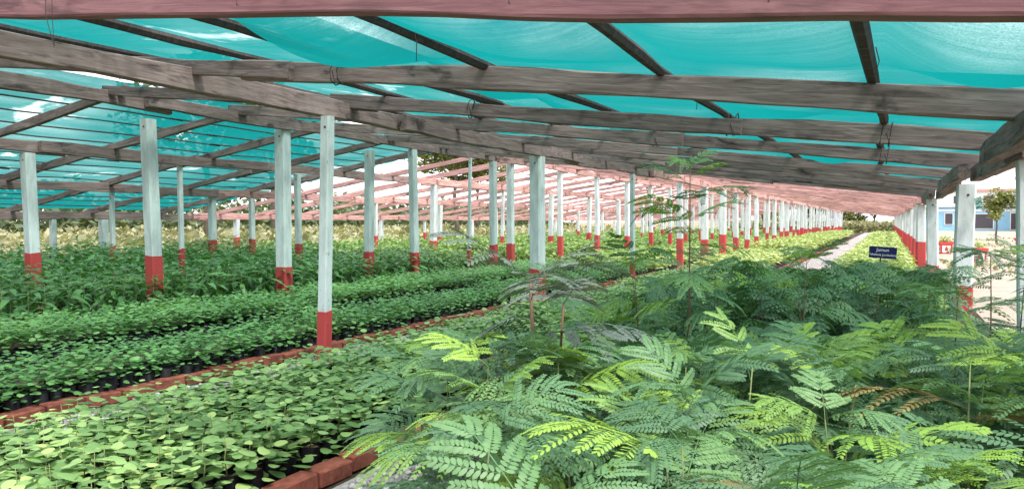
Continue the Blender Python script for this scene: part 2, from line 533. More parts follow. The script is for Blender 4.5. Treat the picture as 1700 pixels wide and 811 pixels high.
# ---- loose pebbles
ico_p = (1 + 5 ** 0.5) / 2
ICO_V = np.array([(-1, ico_p, 0), (1, ico_p, 0), (-1, -ico_p, 0), (1, -ico_p, 0), (0, -1, ico_p), (0, 1, ico_p), (0, -1, -ico_p), (0, 1, -ico_p), (ico_p, 0, -1), (ico_p, 0, 1), (-ico_p, 0, -1), (-ico_p, 0, 1)], float) / 1.9
ICO_T = np.array([(0, 11, 5), (0, 5, 1), (0, 1, 7), (0, 7, 10), (0, 10, 11), (1, 5, 9), (5, 11, 4), (11, 10, 2), (10, 7, 6), (7, 1, 8), (3, 9, 4), (3, 4, 2), (3, 2, 6), (3, 6, 8), (3, 8, 9), (4, 9, 5), (2, 4, 11), (6, 2, 10), (8, 6, 7), (9, 8, 1)])
def gravel(name, x0, x1, y0, y1, k, label):
    P = np.stack([rng.uniform(x0, x1, k), y0 + (y1 - y0) * rng.uniform(0, 1, k) ** 1.4, np.full(k, 0.016)], 1)
    S = rng.uniform(0.010, 0.026, k)
    Rm = rots(rng.uniform(0, 6.28, k), rng.uniform(-0.4, 0.4, k), rng.uniform(-0.4, 0.4, k))
    V, T = scatter((ICO_V * np.array([1, 0.8, 0.55]), ICO_T), Rm, P, S)
    tag(link(name, mesh_tris(name, V, T, M_PEBBLE)), label, 'gravel', kind='stuff')
gravel('gravel', -2.1, -0.68, 1.6, 26, 9000, 'pale grey pebbles lying loose on the path beside the ferny bed')
gravel('gravel', -4.3, -3.6, 1.5, 14, 3500, 'pale pebbles in the narrow strip behind the round-leaved bed')

# ------------------------------------------------------------------ timber
def timber_mesh(L, wd, dp, mat, r, wob=0.012, jit=0.004):
    n = max(4, int(L / 0.28))
    ch = min(wd, dp) * 0.09
    prof = [(-wd / 2 + ch, 0), (wd / 2 - ch, 0), (wd / 2, ch), (wd / 2, dp - ch), (wd / 2 - ch, dp), (-wd / 2 + ch, dp), (-wd / 2, dp - ch), (-wd / 2, ch)]
    ph = r.uniform(0, 6.28, 4); fr = r.uniform(0.6, 2.2, 4)
    v, f = [], []
    for i in range(n + 1):
        x = L * i / n
        oy = wob * math.sin(fr[0] * x + ph[0]); oz = wob * 0.8 * math.sin(fr[1] * x + ph[1])
        th = 1 + 0.10 * math.sin(fr[2] * 1.7 * x + ph[2]) + 0.05 * math.sin(fr[3] * 4 * x + ph[3])
        for (py, pz) in prof:
            v.append((x, py + oy + r.uniform(-jit, jit), dp / 2 + (pz - dp / 2) * th + oz + r.uniform(-jit, jit)))
    for i in range(n):
        for j in range(8):
            f.append((i * 8 + j, (i + 1) * 8 + j, (i + 1) * 8 + (j + 1) % 8, i * 8 + (j + 1) % 8))
    f += [tuple(range(8)), tuple(range(n * 8, n * 8 + 8))[::-1]]
    mb = MB(); mb.add(v, f)
    return mb.mesh('timber', mat)

def align(p0, p1):
    p0, p1 = Vector(p0), Vector(p1)
    x = (p1 - p0).normalized()
    y = Vector((0, 0, 1)).cross(x).normalized()
    z = x.cross(y)
    m = Matrix((x, y, z)).transposed().to_4x4()
    m.translation = p0
    return m

def timber(name, p0, p1, parent, mat, wd=0.07, dp=TD, wob=0.012, jit=0.004):
    L = (Vector(p1) - Vector(p0)).length
    return link(name, timber_mesh(L, wd, dp, mat, rng, wob, jit), parent, align(p0, p1))

netted = empty('shade_house', (0.53, 7.0, 0))
netted.location = (0, 0, 0)
tag(netted, 'low timber shade house on white and red posts, carrying the teal nets', 'shade house')
bare = empty('shade_house', (0, 0, 0))
tag(bare, 'long pinkish timber shade frame without net, running away behind the netted one', 'shade house')

RAFT = [0.42 + 1.64 * i for i in range(int((FAR_END - 0.42) / 1.64))]
def rafter_pieces(y, xa, xb, house, mat, cuts, dp=0.108):
    """one sloping rafter from xa down to xb in lapped pieces"""
    xs = [xa] + cuts + [xb]
    side = 1
    for i in range(len(xs) - 1):
        a, b = xs[i], xs[i + 1]
        a2 = a + (0.22 if i > 0 else 0.0); b2 = b - (0.22 if i < len(xs) - 2 else 0.0)
        yo = y + side * 0.036 + rng.uniform(-0.01, 0.01); side = -side
        dz0, dz1 = rng.uniform(-0.012, 0.012, 2)
        timber('rafter', (a2, yo, roof_z(a2) + dz0), (b2, yo + rng.uniform(-0.03, 0.03), roof_z(b2) + dz1), house, mat, 0.066, dp * rng.uniform(0.9, 1.1), 0.012)

for i, y in enumerate(RAFT):
    if i == 0:
        continue
    near_r, near_l = y < NET_END_R, y < NET_END_L
    if i == 1:
        timber('rafter', (0.75, y, roof_z(0.75) + 0.0), (-7.3, y, roof_z(-7.3) + 0.035), netted, M_WOOD_LIT_FRONT, 0.075, 0.14, 0.004, 0.002)
    else:
        cuts = [[-2.6], [-1.4, -4.9], [-3.4], [-0.9, -4.4], [-2.0, -5.2]][i % 5]
        cuts = [c + rng.uniform(-0.3, 0.3) for c in cuts]
        rafter_pieces(y, 0.62 + rng.uniform(-0.04, 0.08), XR - 0.1, netted if near_r else bare, M_WOOD if near_r else M_WOOD_LIT_PINK, cuts, 0.108 if i < 5 else 0.09)
    if i >= 1:
        cuts = [[-10.4], [-11.2], [-9.9]][i % 3]
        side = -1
        rafter_pieces(y + 0.075, XR + 0.12, -14.75, netted if near_l else bare, M_WOOD if near_l else M_WOOD_LIT_PINK, cuts, 0.10)

# beams along the post rows
for ri, x in enumerate(ROWS):
    y = 2.05 if ri else 2.1
    k = 0
    while y < FAR_END:
        L = rng.uniform(3.4, 4.8) if ri else rng.uniform(1.9, 2.7)
        net_end = NET_END_R if ri < 2 else (12.6 if ri > 2 else 14.0)
        nearb = y + L < net_end + 2.0
        y1 = min(y + L, FAR_END)
        xo = x + (0.04 if k % 2 else -0.04) + (0.02 if ri == 0 and k % 2 else 0)
        zt = roof_z(x) + (0.025 if ri else 0.005)
        d = 0.145 if ri else 0.115
        ov = 0.18 if ri else 0.3
        timber('beam', (xo, y - ov, zt - d + rng.uniform(-0.012, 0.012)), (xo + rng.uniform(-0.02, 0.02), y1 + ov, zt - d + rng.uniform(-0.012, 0.012)),
               netted if nearb else bare, M_WOOD if nearb else M_WOOD_LIT_PINK, 0.075, d, 0.014 if ri else 0.004)
        y = y1; k += 1

# thin battens lying on the rafters along the rows
def batten(x, y0, y1, house, r=0.022):
    n = max(3, int((y1 - y0) / 0.4))
    pts = []
    ph = rng.uniform(0, 6.28, 2)
    for i in range(n + 1):
        y = y0 + (y1 - y0) * i / n
        xx = x + 0.03 * math.sin(1.1 * y + ph[0]) + rng.uniform(-0.006, 0.006)
        pts.append((xx, y, roof_z(xx) + TD + r * 0.8 + 0.008 * math.sin(2 * y + ph[1])))
    mb = MB(); mb.tube(pts, [r * rng.uniform(0.85, 1.15) for _ in pts], 6)
    o = link('batten', mb.mesh('batten', M_STICK), house)
for x in (-0.05, -0.97, -1.92, -2.93, -3.75, -4.9, -5.9, -6.7):
    y = 2.1
    while y < NET_END_R - 0.3:
        y1 = min(NET_END_R, y + rng.uniform(3.2, 4.6))
        batten(x + rng.uniform(-0.05, 0.05), y - 0.15, y1 + 0.15, netted, 0.026)
        y = y1
for k in range(15):
    x = -7.65 - k * 0.47
    y = 2.0 + rng.uniform(0, 1)
    while y < NET_END_L - 0.3:
        y1 = min(NET_END_L, y + rng.uniform(4, 6))
        n = 6
        pts = [(x + 0.015 * math.sin(3 * q), y - 0.1 + (y1 - y + 0.2) * q / n, roof_z(x) + 0.11 + rng.uniform(-0.012, 0.012)) for q in range(n + 1)]
        mb = MB(); mb.tube(pts, 0.010, 5)
        link('batten', mb.mesh('batten', M_STICK), netted)
        y = y1
for x in (-2.0, -5.6, -8.6, -10.6, -13.0):
    y = NET_END_R + rng.uniform(0.5, 3)
    while y < 60:
        y1 = y + rng.uniform(3.5, 6)
        if rng.uniform() < 0.6:
            mb = MB(); mb.tube([(x + rng.uniform(-0.1, 0.1), y - 0.2, roof_z(x) + TD + 0.02), (x + rng.uniform(-0.1, 0.1), y1 + 0.2, roof_z(x) + TD + 0.02)], 0.025, 6)
            link('batten', mb.mesh('batten', M_WOOD_LIT_PINK), bare)
        y = y1

# ---- posts
def post_mesh(h, a, b, r, mat):
    prof_c = 0.12
    v, f = [], []
    n = 9
    ca, cb = a / 2, b / 2
    c = min(a, b) * prof_c
    prof = [(-ca + c, -cb), (ca - c, -cb), (ca, -cb + c), (ca, cb - c), (ca - c, cb), (-ca + c, cb), (-ca, cb - c), (-ca, -cb + c)]
    lean = r.uniform(-0.022, 0.022, 2)
    for i in range(n + 1):
        z = h * i / n
        wv = 1 + r.uniform(-0.018, 0.018)
        for (x, y) in prof:
            v.append((x * wv + lean[0] * z + r.uniform(-0.0015, 0.0015), y * wv + lean[1] * z + r.uniform(-0.0015, 0.0015), z))
    for i in range(n):
        for j in range(8):
            f.append((i * 8 + j, i * 8 + (j + 1) % 8, (i + 1) * 8 + (j + 1) % 8, (i + 1) * 8 + j))
    f += [tuple(range(8))[::-1], tuple(range(n * 8, n * 8 + 8))]
    return v, f, lean

def post(house, x, y, a, red, b=None, top=None, holes=True):
    b = b or a
    h = (roof_z(x) - (0.12 if x < 0 else 0.105) if top is None else top)
    v, f, lean = post_mesh(h, a, b, rng, M_WHITE)
    mb = MB(); mb.add(v, f)
    p = link('post', mb.mesh('post', M_WHITE), house, Matrix.Translation((x, y, 0)) @ Matrix.Rotation(rng.uniform(-0.12, 0.12), 4, 'Z'))
    if red:
        g = 0.003
        ca, cb = a / 2 * 1.02 + g, b / 2 * 1.02 + g
        c = min(a, b) * 0.12
        prof = [(-ca + c, -cb), (ca - c, -cb), (ca, -cb + c), (ca, cb - c), (ca - c, cb), (-ca + c, cb), (-ca, cb - c), (-ca, -cb + c)]
        vv, ff = [], []
        zs = [-0.02, red * 0.5, red]
        for z in zs:
            for (px, py) in prof:
                vv.append((px + lean[0] * z, py + lean[1] * z, z + (rng.uniform(-0.014, 0.014) if z == red else 0)))
        for i in range(2):
            for j in range(8):
                ff.append((i * 8 + j, i * 8 + (j + 1) % 8, (i + 1) * 8 + (j + 1) % 8, (i + 1) * 8 + j))
        ff.append(tuple(range(16, 24)))
        mr = MB(); mr.add(vv, ff)
        link('painted_base', mr.mesh('painted_base', M_RED), p)
    if holes:
        mh = MB()
        zz = h - 0.09
        mh.tube([(0.01 + lean[0] * zz, -b / 2 - 0.004 + lean[1] * zz, zz), (0.01 + lean[0] * zz, -b / 2 + 0.01 + lean[1] * zz, zz)], 0.011, 8)
        link('bolt_hole', mh.mesh('bolt_hole', M_STICK), p)
    return p

R0_, R1_, R2_, R3_, R4_, R5_ = ROWS
post(netted, 0.62, 4.52, 0.055, 0.55)
post(netted, 0.55, 7.44, 0.14, 0.60, 0.10)
post(netted, 0.55, 11.8, 0.14, 0.56, 0.12)
for y, a, red in ((4.92, 0.086, 0.43), (9.16, 0.165, 0.53), (13.3, 0.075, 0.42), (16.8, 0.13, 0.78)):
    post(netted, R1_, y, a, red)
for x, y, a, red in ((-7.52, 6.12, 0.14, 0.76), (R2_, 7.85, 0.165, 0.55), (-7.6, 10.24, 0.13, 0.66), (R2_, 11.0, 0.125, 0.63), (R2_, 12.85, 0.055, 0.6), (R2_, 13.9, 0.13, 0.68)):
    post(netted, x, y, a, red)
for y, a, red in ((5.98, 0.135, 0.76), (8.2, 0.065, 0.74), (10.75, 0.10, 0.74)):
    post(netted, R3_, y, a, red)
for y, a, red in ((8.76, 0.07, 0.74), (10.9, 0.125, 0.78), (11.95, 0.10, 0.78)):
    post(netted, R4_, y, a, red)
for y, a in ((8.3, 0.16), (9.5, 0.10), (10.55, 0.15), (11.9, 0.09)):
    post(netted, R5_, y, a, 0)
# the bare frame's posts
y = 16.1
while y < FAR_END:
    post(bare, 0.55 + rng.uniform(-0.02, 0.02), y + rng.uniform(-0.3, 0.3), 0.15, 0.78, holes=False); y += 3.1
y = 19.2
while y < FAR_END:
    post(bare, R1_, y + rng.uniform(-0.3, 0.3), rng.choice([0.10, 0.14, 0.17]), rng.uniform(0.55, 0.8), holes=False); y += 2.2
for x, y0, st, ye in ((R2_, 15.0, 2.6, 70), (R3_, 15.6, 3.3, 60), (R4_, 15.9, 3.6, 60), (R5_, 14.3, 2.9, 60)):
    y = y0
    while y < ye:
        post(bare, x, y + rng.uniform(-0.35, 0.35), rng.choice([0.08, 0.12, 0.14]), rng.uniform(0.6, 0.8) if x != R5_ else rng.choice([0, 0.75]), holes=False)
        y += st

# ---- hanging twine
def twine(pts, r=0.0016):
    mb = MB(); mb.tube(pts, r, 5)
    link('twine', mb.mesh('twine', M_WIRE), netted)
z0 = roof_z(-3.0)
yR = RAFT[1] - 0.045
for xa, xb, dz in ((-3.10, -3.06, 0.13), (-2.0, -1.9, 0.0)):
    if dz:
        zb = roof_z(xa)
        twine([(xa, yR, zb + 0.16), (xa, yR, zb - 0.01), (xa + 0.02, yR + 0.02, zb - dz)], 0.0018)
        twine([(xb, yR, zb + 0.16), (xb, yR, zb - 0.01), (xa + 0.02, yR + 0.02, zb - dz)], 0.0014)
for xa in (-2.06, -1.0, -0.28):
    zb = roof_z(xa)
    twine([(xa, yR, zb + 0.16), (xa + 0.01, yR - 0.003, zb + 0.07), (xa + 0.004, yR + 0.002, zb + 0.035), (xa + 0.012, yR + 0.045, zb + 0.028), (xa + 0.02, yR + 0.09, zb + 0.04), (xa + 0.03, yR + 0.1, zb + 0.16)], 0.0016)
for xa, ya, dz in ((-1.93, 2.95, 0.10), (-0.05, 3.1, 0.05), (-0.97, 4.3, 0.09), (-4.9, 4.5, 0.12), (-2.93, 6.2, 0.1)):
    zb = roof_z(xa) + TD
    twine([(xa, ya, zb + 0.03), (xa + 0.012, ya, zb - 0.02), (xa + 0.004, ya + 0.01, zb - dz)], 0.0022)

# ---- cord lashings where the battens cross the near rafters
def lashing(x, y):
    mb = MB()
    zc = roof_z(x) + 0.06
    for k in range(2):
        pts = []
        for q in range(9):
            a_ = 2 * math.pi * q / 8
            pts.append((x + 0.05 * (k - 0.5) + 0.012 * math.sin(a_), y + 0.068 * math.cos(a_), zc + 0.074 * math.sin(a_)))
        mb.tube(pts, 0.004, 5)
    mb.tube([(x, y - 0.08, zc), (x + 0.02, y - 0.085, zc - 0.06), (x + 0.015, y - 0.07, zc - 0.085)], 0.003, 5)
    link('lashing', mb.mesh('lashing', M_WIRE), netted)
for ri_ in (2, 3, 4, 5):
    for xb_ in (-0.05, -0.97, -1.92, -2.93, -4.9):
        if rng.uniform() < 0.6:
            lashing(xb_ + rng.uniform(-0.03, 0.03), RAFT[ri_])

# ---- shade nets
def net(name, x0, x1, y0, y1, mat, label, sag=0.06, lift=0.055, wav=0.02, left=False, xs_sup=None):
    nx, ny = int(abs(x1 - x0) / 0.09), int((y1 - y0) / 0.09)
    xs, ys = np.linspace(x0, x1, nx + 1), np.linspace(y0, y1, ny + 1)
    X, Y = np.meshgrid(xs, ys)
    rz = np.vectorize(roof_z)(X)
    td = 0.10 if left else TD
    fy = ((Y - 0.42) / 1.64) % 1.0
    iy = np.floor((Y - 0.42) / 1.64).astype(int)
    rr = np.random.default_rng(int(abs(x0) * 100))
    amp = rr.uniform(0.5, 1.3, 200)[np.clip(iy, 0, 199)]
    if xs_sup is None:
        fx = ((X + 50) / 0.47) % 1.0
    else:
        sup = np.array(sorted(xs_sup))
        idx = np.clip(np.searchsorted(sup, X) - 1, 0, len(sup) - 2)
        fx = np.clip((X - sup[idx]) / (sup[idx + 1] - sup[idx]), 0, 1)
        amp = amp * rr.uniform(0.5, 1.3, (len(sup), 200))[idx, np.clip(iy, 0, 199)]
    s = np.sin(np.pi * fy) ** 0.8 * np.sin(np.pi * fx) ** 0.9
    Z = rz + td + lift - sag * amp * s
    Z += wav * (0.4 * np.sin(7 * X + 2.1 * Y + 1.7 * np.sin(1.3 * Y)) + 0.35 * np.sin(3.1 * Y + 5 * np.sin(0.9 * X)) * np.sin(np.pi * fx)) * np.minimum(1, s * 2)
    V = np.stack([X.ravel(), Y.ravel(), Z.ravel()], 1)
    w_ = nx + 1
    a = (np.arange(ny)[:, None] * w_ + np.arange(nx)[None, :]).ravel()
    T = np.concatenate([np.stack([a, a + 1, a + w_ + 1], 1), np.stack([a, a + w_ + 1, a + w_], 1)])
    return tag(link(name, mesh_tris(name, V, T, mat, smooth=True)), label, 'shade net', 'teal nets over the shade house')
net('shade_net', -2.42, 0.72, 1.93, NET_END_R, M_NET_A, 'dense teal shade net over the low right side of the roof', 0.13, 0.062, 0.03, xs_sup=[-2.93, -1.92, -0.97, -0.05, 0.72])
net('shade_net', XR - 0.03, -2.40, 1.93, NET_END_R, M_NET_B, 'thinner teal shade net beside the ridge on the near roof slope, patched with sky', 0.06, 0.070, xs_sup=[-7.23, -6.7, -5.9, -4.9, -3.75, -2.93, -2.4])
net('shade_net', -14.7, XR - 0.01, 1.93, NET_END_L, M_NET_C, 'teal shade net over the far left roof slope falling away from the ridge', 0.03, 0.03, 0.012, True)

def flap(name, pts_fn, nu, nv, mat, label, cat, group=None):
    V = [pts_fn(i / nu, j / nv) for j in range(nv + 1) for i in range(nu + 1)]
    w_ = nu + 1
    T = []
    for j in range(nv):
        for i in range(nu):
            a = j * w_ + i
            T += [(a, a + 1, a + w_ + 1), (a, a + w_ + 1, a + w_)]
    return tag(link(name, mesh_tris(name, np.array(V), T, mat, smooth=True)), label, cat, group)
ze = roof_z(0.7)
flap('net_flap', lambda u, v: (0.73 + 0.30 * u + 0.02 * math.sin(9 * v), 1.95 + 1.8 * v, ze + 0.19 - 0.30 * u - 0.22 * u * u + 0.02 * math.sin(11 * v + 3 * u)), 6, 24, M_NET_A,
     'loose edge of teal net hanging outside the right eave', 'net flap')
flap('net_scrap', lambda u, v: (0.625 + 0.05 * u + 0.02 * v, 7.36 - 0.02 * math.sin(5 * u), 1.335 - 0.085 * v + 0.02 * u + 0.012 * math.sin(6 * v)), 4, 5, M_NET_A,
     'small torn scrap of teal net tied at the top of the wide right post', 'net scrap')

# ------------------------------------------------------------------ brick edgings
def brick_mesh():
    mb = MB()
    import bmesh
    bm = bmesh.new()
    bmesh.ops.create_cube(bm, size=1.0)
    for v in bm.verts:
        v.co = Vector((v.co.x * 0.10, v.co.y * 0.225, v.co.z * 0.075 + 0.0375))
    bmesh.ops.bevel(bm, geom=bm.edges[:], offset=0.007, segments=1, affect='EDGES')
    me = bpy.data.meshes.new('brick')
    bm.to_mesh(me); bm.free()
    me.materials.append(M_BRICK)
    return me
ME_BRICK = brick_mesh()
def edging(x, y0, y1, label, step=0.236):
    e = empty('brick_edging', (x, y0, 0))
    tag(e, label, 'edging')
    y = 0.0
    while y < y1 - y0:
        m = Matrix.Translation((rng.uniform(-0.012, 0.012), y, 0.012 + rng.uniform(-0.008, 0.006))) @ Euler((rng.uniform(-0.05, 0.05), rng.uniform(-0.08, 0.08), rng.uniform(-0.09, 0.09))).to_matrix().to_4x4()
        link('brick', ME_BRICK, e, m)
        y += step + rng.uniform(0, 0.01)
    return e
edging(-2.19, 1.7, 34, 'row of red bricks along the near side of the front left seedling bed')
edging(-4.40, 2.2, 24, 'row of red bricks at the foot of the first post row')

# ------------------------------------------------------------------ plants
def bag_mesh(r, h=0.14, rad=0.046, k=10, seed=0):
    v, f = [], []
    rows = [0, h * 0.33, h * 0.7, h]
    for z in rows:
        for j in range(k):
            a = 2 * math.pi * j / k
            rr_ = rad * (0.92 + 0.08 * z / h) * r.uniform(0.93, 1.07)
            v.append((rr_ * math.cos(a), rr_ * math.sin(a), z + (r.uniform(-0.006, 0.006) if z == h else 0)))
    for i in range(3):
        for j in range(k):
            f.append((i * k + j, i * k + (j + 1) % k, (i + 1) * k + (j + 1) % k, (i + 1) * k + j))
    mb = MB(); mb.add(v, f)
    b = [(0.9 * rad * math.cos(2 * math.pi * j / k), 0.9 * rad * math.sin(2 * math.pi * j / k), h - 0.014) for j in range(k)]
    mb.add(b, [tuple(range(k))], 1)
    return mb.mesh('bag', [M_BAG, M_SOILTOP])
BAGS = [bag_mesh(rng) for _ in range(4)]
def bag_template():
    k = 8; h = 0.14; rad = 0.046
    V = [(rad * (0.94 if z == 0 else 1) * math.cos(2 * math.pi * j / k), rad * math.sin(2 * math.pi * j / k), z) for z in (0, h) for j in range(k)] + [(0, 0, h - 0.01)]
    T = []
    for j in range(k):
        q = (j + 1) % k
        T += [(j, q, k + q), (j, k + q, k + j), (k + j, k + q, 2 * k)]
    return np.array(V), np.array(T)
T_BAG = bag_template()

# -- fern-leaved saplings (bipinnate fronds)
frr = np.random.default_rng(11)
FR_V = [t_frond(frr, L=frr.uniform(0.17, 0.23), pairs=int(frr.integers(4, 7)), nl=int(frr.integers(12, 15)), pl=frr.uniform(0.085, 0.105), ll=frr.uniform(0.0150, 0.0180), droop=frr.uniform(0.18, 0.60)) for _ in range(10)]
ME_FR = [mesh_tris('frond', V, T, M_FROND, smooth=False) for V, T in FR_V]
ME_FRY = [mesh_tris('frond', V, T, M_FROND_Y) for V, T in FR_V[:4]]
ME_FRD = [mesh_tris('frond', V, T, M_FROND_D) for V, T in FR_V[5:7]]
ME_FRG = [mesh_tris('frond', V, T, M_FROND_G) for V, T in FR_V[3:8]]
FR_S = [t_frond(frr, L=0.21, pairs=5, nl=6, pl=0.10, ll=0.025, droop=0.4, simple=True) for _ in range(3)]

def stem_pts(h, lean, r, n=6):
    ph = r.uniform(0, 6.28)
    return [Vector((lean[0] * (t ** 1.4) + 0.012 * math.sin(4 * t + ph), lean[1] * (t ** 1.4) + 0.012 * math.cos(5 * t + ph), h * t)) for t in [i / n for i in range(n + 1)]]
def on(pts, t):
    q = t * (len(pts) - 1); i = min(int(q), len(pts) - 2)
    return pts[i].lerp(pts[i + 1], q - i)

prr = np.random.default_rng(23)
def fern_sapling(x, y, h, label, group, nfr=11, start=0.35, lean=None, grey=False, young_p=0.05, scale=1.0, stem_r=0.006):
    root = empty('fern_leaved_sapling', (x, y, 0.0), 0)
    tag(root, label, 'sapling', group)
    lean = lean or (prr.uniform(-0.08, 0.08), prr.uniform(-0.08, 0.08))
    pts = stem_pts(h, lean, prr)
    mb = MB(); mb.tube(pts, [stem_r * (1 - (0.4 if grey else 0.75) * i / 6) for i in range(7)], 6)
    link('stem', mb.mesh('stem', M_STEM if h > 0.9 else M_STEMG, True), root)
    az = prr.uniform(0, 6.28)
    for k in range(nfr):
        t = min(1.0, start + (1 - start) * (k + 1.0) / (nfr - 2))
        p = on(pts, t)
        az += 2.4 + prr.uniform(-0.4, 0.4)
        top = k / nfr
        pitch = R(-6) + R(40) * top + prr.uniform(-0.3, 0.3)
        s = scale * prr.uniform(0.75, 1.15) * (1.0 if top < 0.8 else 0.72)
        yng = top > 0.55 and prr.uniform() < young_p * 2
        me = (ME_FRG if grey else (ME_FRY if yng else (ME_FRD if prr.uniform() < 0.012 else ME_FR)))
        me = me[int(prr.integers(len(me)))]
        m = Matrix.Translation(p) @ Euler((0, 0, az)).to_matrix().to_4x4() @ Euler((pitch, 0, 0)).to_matrix().to_4x4() @ Euler((0, prr.uniform(-0.3, 0.3), 0)).to_matrix().to_4x4() @ Matrix.Scale(s, 4)
        link('frond', me, root, m)
    return root

n_near = 0
yy = 0.95
while yy < 4.0:
    xx = -1.30
    while xx < 0.62:
        px, py = xx + prr.uniform(-0.09, 0.09), yy + prr.uniform(-0.09, 0.09)
        xx += 0.235
        dd = -px * 0.4389 + py * 0.8986
        uu = px * 0.8986 + py * 0.4389
        if dd < 0.75 or uu - 0.16 < -0.205 * dd:          # the bed's near left corner is empty: path and bricks show there
            continue
        h = prr.uniform(0.74, 0.90) if dd > 1.5 else prr.uniform(0.66, 0.80)
        if px < -1.0:
            h *= 0.93
        h = min(h, EYE - 0.16 * dd - 0.06)
        side = 'along the path edge' if px < -0.75 else ('in the middle' if px < 0.0 else 'on the yard side')
        zone = 'nearest the camera' if py < 1.7 else ('before the tall bare stems' if py < 2.4 else ('behind the tall bare stems' if py < 3.2 else 'before the tallest sapling'))
        fern_sapling(px, py, h, 'right-bed feathery sapling ' + side + ', ' + zone, 'fern-leaved saplings ' + side + ' ' + zone, int(prr.integers(15, 20)))
        n_near += 1
    yy += 0.225

# the tall ones that stand above the bed
a = fern_sapling(-0.82, 1.84, 0.99, 'tall thin sapling with bare dark stem and greyish feathery fronds', None, 9, 0.66, (-0.03, 0.02), True, 0, 1.2, 0.0085)
fern_sapling(-0.79, 1.87, 0.93, 'thin bare stem rising close beside the greyish feathery sapling', None, 5, 0.8, (0.02, 0.01), True, 0, 0.9, 0.006)
fern_sapling(-0.69, 3.05, 1.36, 'tallest fern-leaved sapling, rising in front of the far white posts', None, 24, 0.44, (-0.03, 0.02), False, 0.1, 1.0, 0.0075)
fern_sapling(0.30, 1.98, 1.06, 'sapling leaning at the right edge with leafy twigs across the thin post', None, 8, 0.55, (0.10, 0.02), False, 0.1, 0.95, 0.006)
fern_sapling(0.33, 3.4, 1.02, 'upright sapling in front of the wide right post', None, 8, 0.45, (0.02, 0.02), False, 0.1, 1.0, 0.006)
fern_sapling(-0.35, 3.3, 0.98, 'upright sapling with spread dark fronds right of the tallest one', None, 8, 0.45, (0.06, 0.02), False, 0.1, 1.0, 0.006)
fern_sapling(-1.05, 3.6, 0.95, 'slender sapling left of the tallest one with light drooping fronds', None, 7, 0.5, (-0.05, 0.02), False, 0.3, 0.9, 0.005)

for k, (px, py, h) in enumerate(((0.52, 2.55, 0.96), (0.50, 3.9, 0.98), (0.20, 2.7, 0.92), (-1.12, 2.75, 0.90), (-0.95, 3.3, 0.95))):
    fern_sapling(px, py, h, ['leafy sapling at the right edge, below the thin post', 'leafy sapling hiding the foot of the wide right post', 'sapling raised a little above the right bed, left of the thin post',
                             'leafy sapling at the path edge, right behind the bare dark stems', 'raised sapling between the bare dark stems and the tallest one'][k], None, 14, 0.4, None, False, 0.05, 1.0, 0.006)

# plainer copies further along the bed: stem and foliage
def fern_foliage(h, nfr, r, start=0.3):
    pts = stem_pts(h, (r.uniform(-0.06, 0.06), r.uniform(-0.06, 0.06)), r)
    parts = []; az = r.uniform(0, 6.28); rnds = []
    for k in range(nfr):
        t = start + (1 - start) * (k + 0.5) / nfr
        p = on(pts, t); az += 2.4
        pitch = R(-5) + R(40) * k / nfr + r.uniform(-0.25, 0.25)
        V, T = FR_S[int(r.integers(3))]
        q = scatter((V, T), rots(np.array([az]), np.array([pitch]), np.array([r.uniform(-0.3, 0.3)])), np.array([p]), np.array([r.uniform(0.75, 1.1)]))
        parts.append(q); rnds.append(np.full(len(V), r.uniform(0, 1)))
    V, T = join(parts)
    mb = MB(); mb.tube(pts, [0.005 * (1 - 0.6 * i / 6) for i in range(7)], 5)
    return V, T, np.concatenate(rnds), mb.mesh('stem', M_STEM, True)
FOLS = []
for i in range(6):
    V, T, q, st = fern_foliage(prr.uniform(0.46, 0.62), 10, prr)
    FOLS.append((mesh_tris('foliage', V, T, M_FROND_S, q), st, V, T, q))
n_mid = 0
yy = 4.05
while yy < 8.2:
    xx = -1.50
    while xx < 0.40:
        px, py = xx + prr.uniform(-0.08, 0.08), yy + prr.uniform(-0.08, 0.08)
        fo = FOLS[int(prr.integers(6))]
        root = empty('fern_leaved_sapling', (px, py, 0), prr.uniform(0, 6.28))
        root.scale = (1, 1, (1.05 + 0.10 * max(0, 7.5 - py)) * prr.uniform(0.9, 1.1) * (0.75 if px < -1.1 else 1))
        a = 'along the path' if px < -0.85 else ('in the middle' if px < -0.2 else 'beside the right posts')
        b = 'just behind the tallest sapling' if py < 5.4 else ('halfway to the sign' if py < 6.8 else 'nearer the sign')
        tag(root, 'right-bed feathery sapling ' + a + ', ' + b, 'sapling', 'feathery saplings ' + a + ' ' + b)
        link('stem', fo[1], root); link('foliage', fo[0], root)
        n_mid += 1
        xx += 0.215
    yy += 0.21

def mass(name, xs, ys, make, mat, label, cat='seedlings'):
    parts, rn = [], []
    for x, y in zip(xs, ys):
        V, T, q = make(x, y)
        parts.append((V, T)); rn.append(q)
    V, T = join(parts)
    return tag(link(name, mesh_tris(name, V, T, mat, np.concatenate(rn))), label, cat, kind='stuff')
def grid(x0, x1, y0, y1, sx, sy, r, j=0.35):
    X, Y = np.meshgrid(np.arange(x0, x1, sx), np.arange(y0, y1, sy))
    X = X.ravel() + r.uniform(-j, j, X.size) * sx; Y = Y.ravel() + r.uniform(-j, j, Y.size) * sy
    return X, Y
def mk_fern(x, y):
    fo = FOLS[int(prr.integers(6))]
    a_ = prr.uniform(0, 6.28)
    Rz = np.array([[math.cos(a_), -math.sin(a_), 0], [math.sin(a_), math.cos(a_), 0], [0, 0, prr.uniform(0.8, 1.0) * (1.0 - 0.05 * max(0, y - 8))]])
    return fo[2] @ Rz.T + np.array([x, y, 0]), fo[3], np.clip(fo[4] + prr.uniform(-0.15, 0.15), 0, 1)
gx, gy = grid(-1.50, 0.40, 8.2, 13.3, 0.20, 0.20, prr)
keep = gx > -1.5 + 0.8 * np.clip((gy - 9.0) / 2.5, 0, 1)
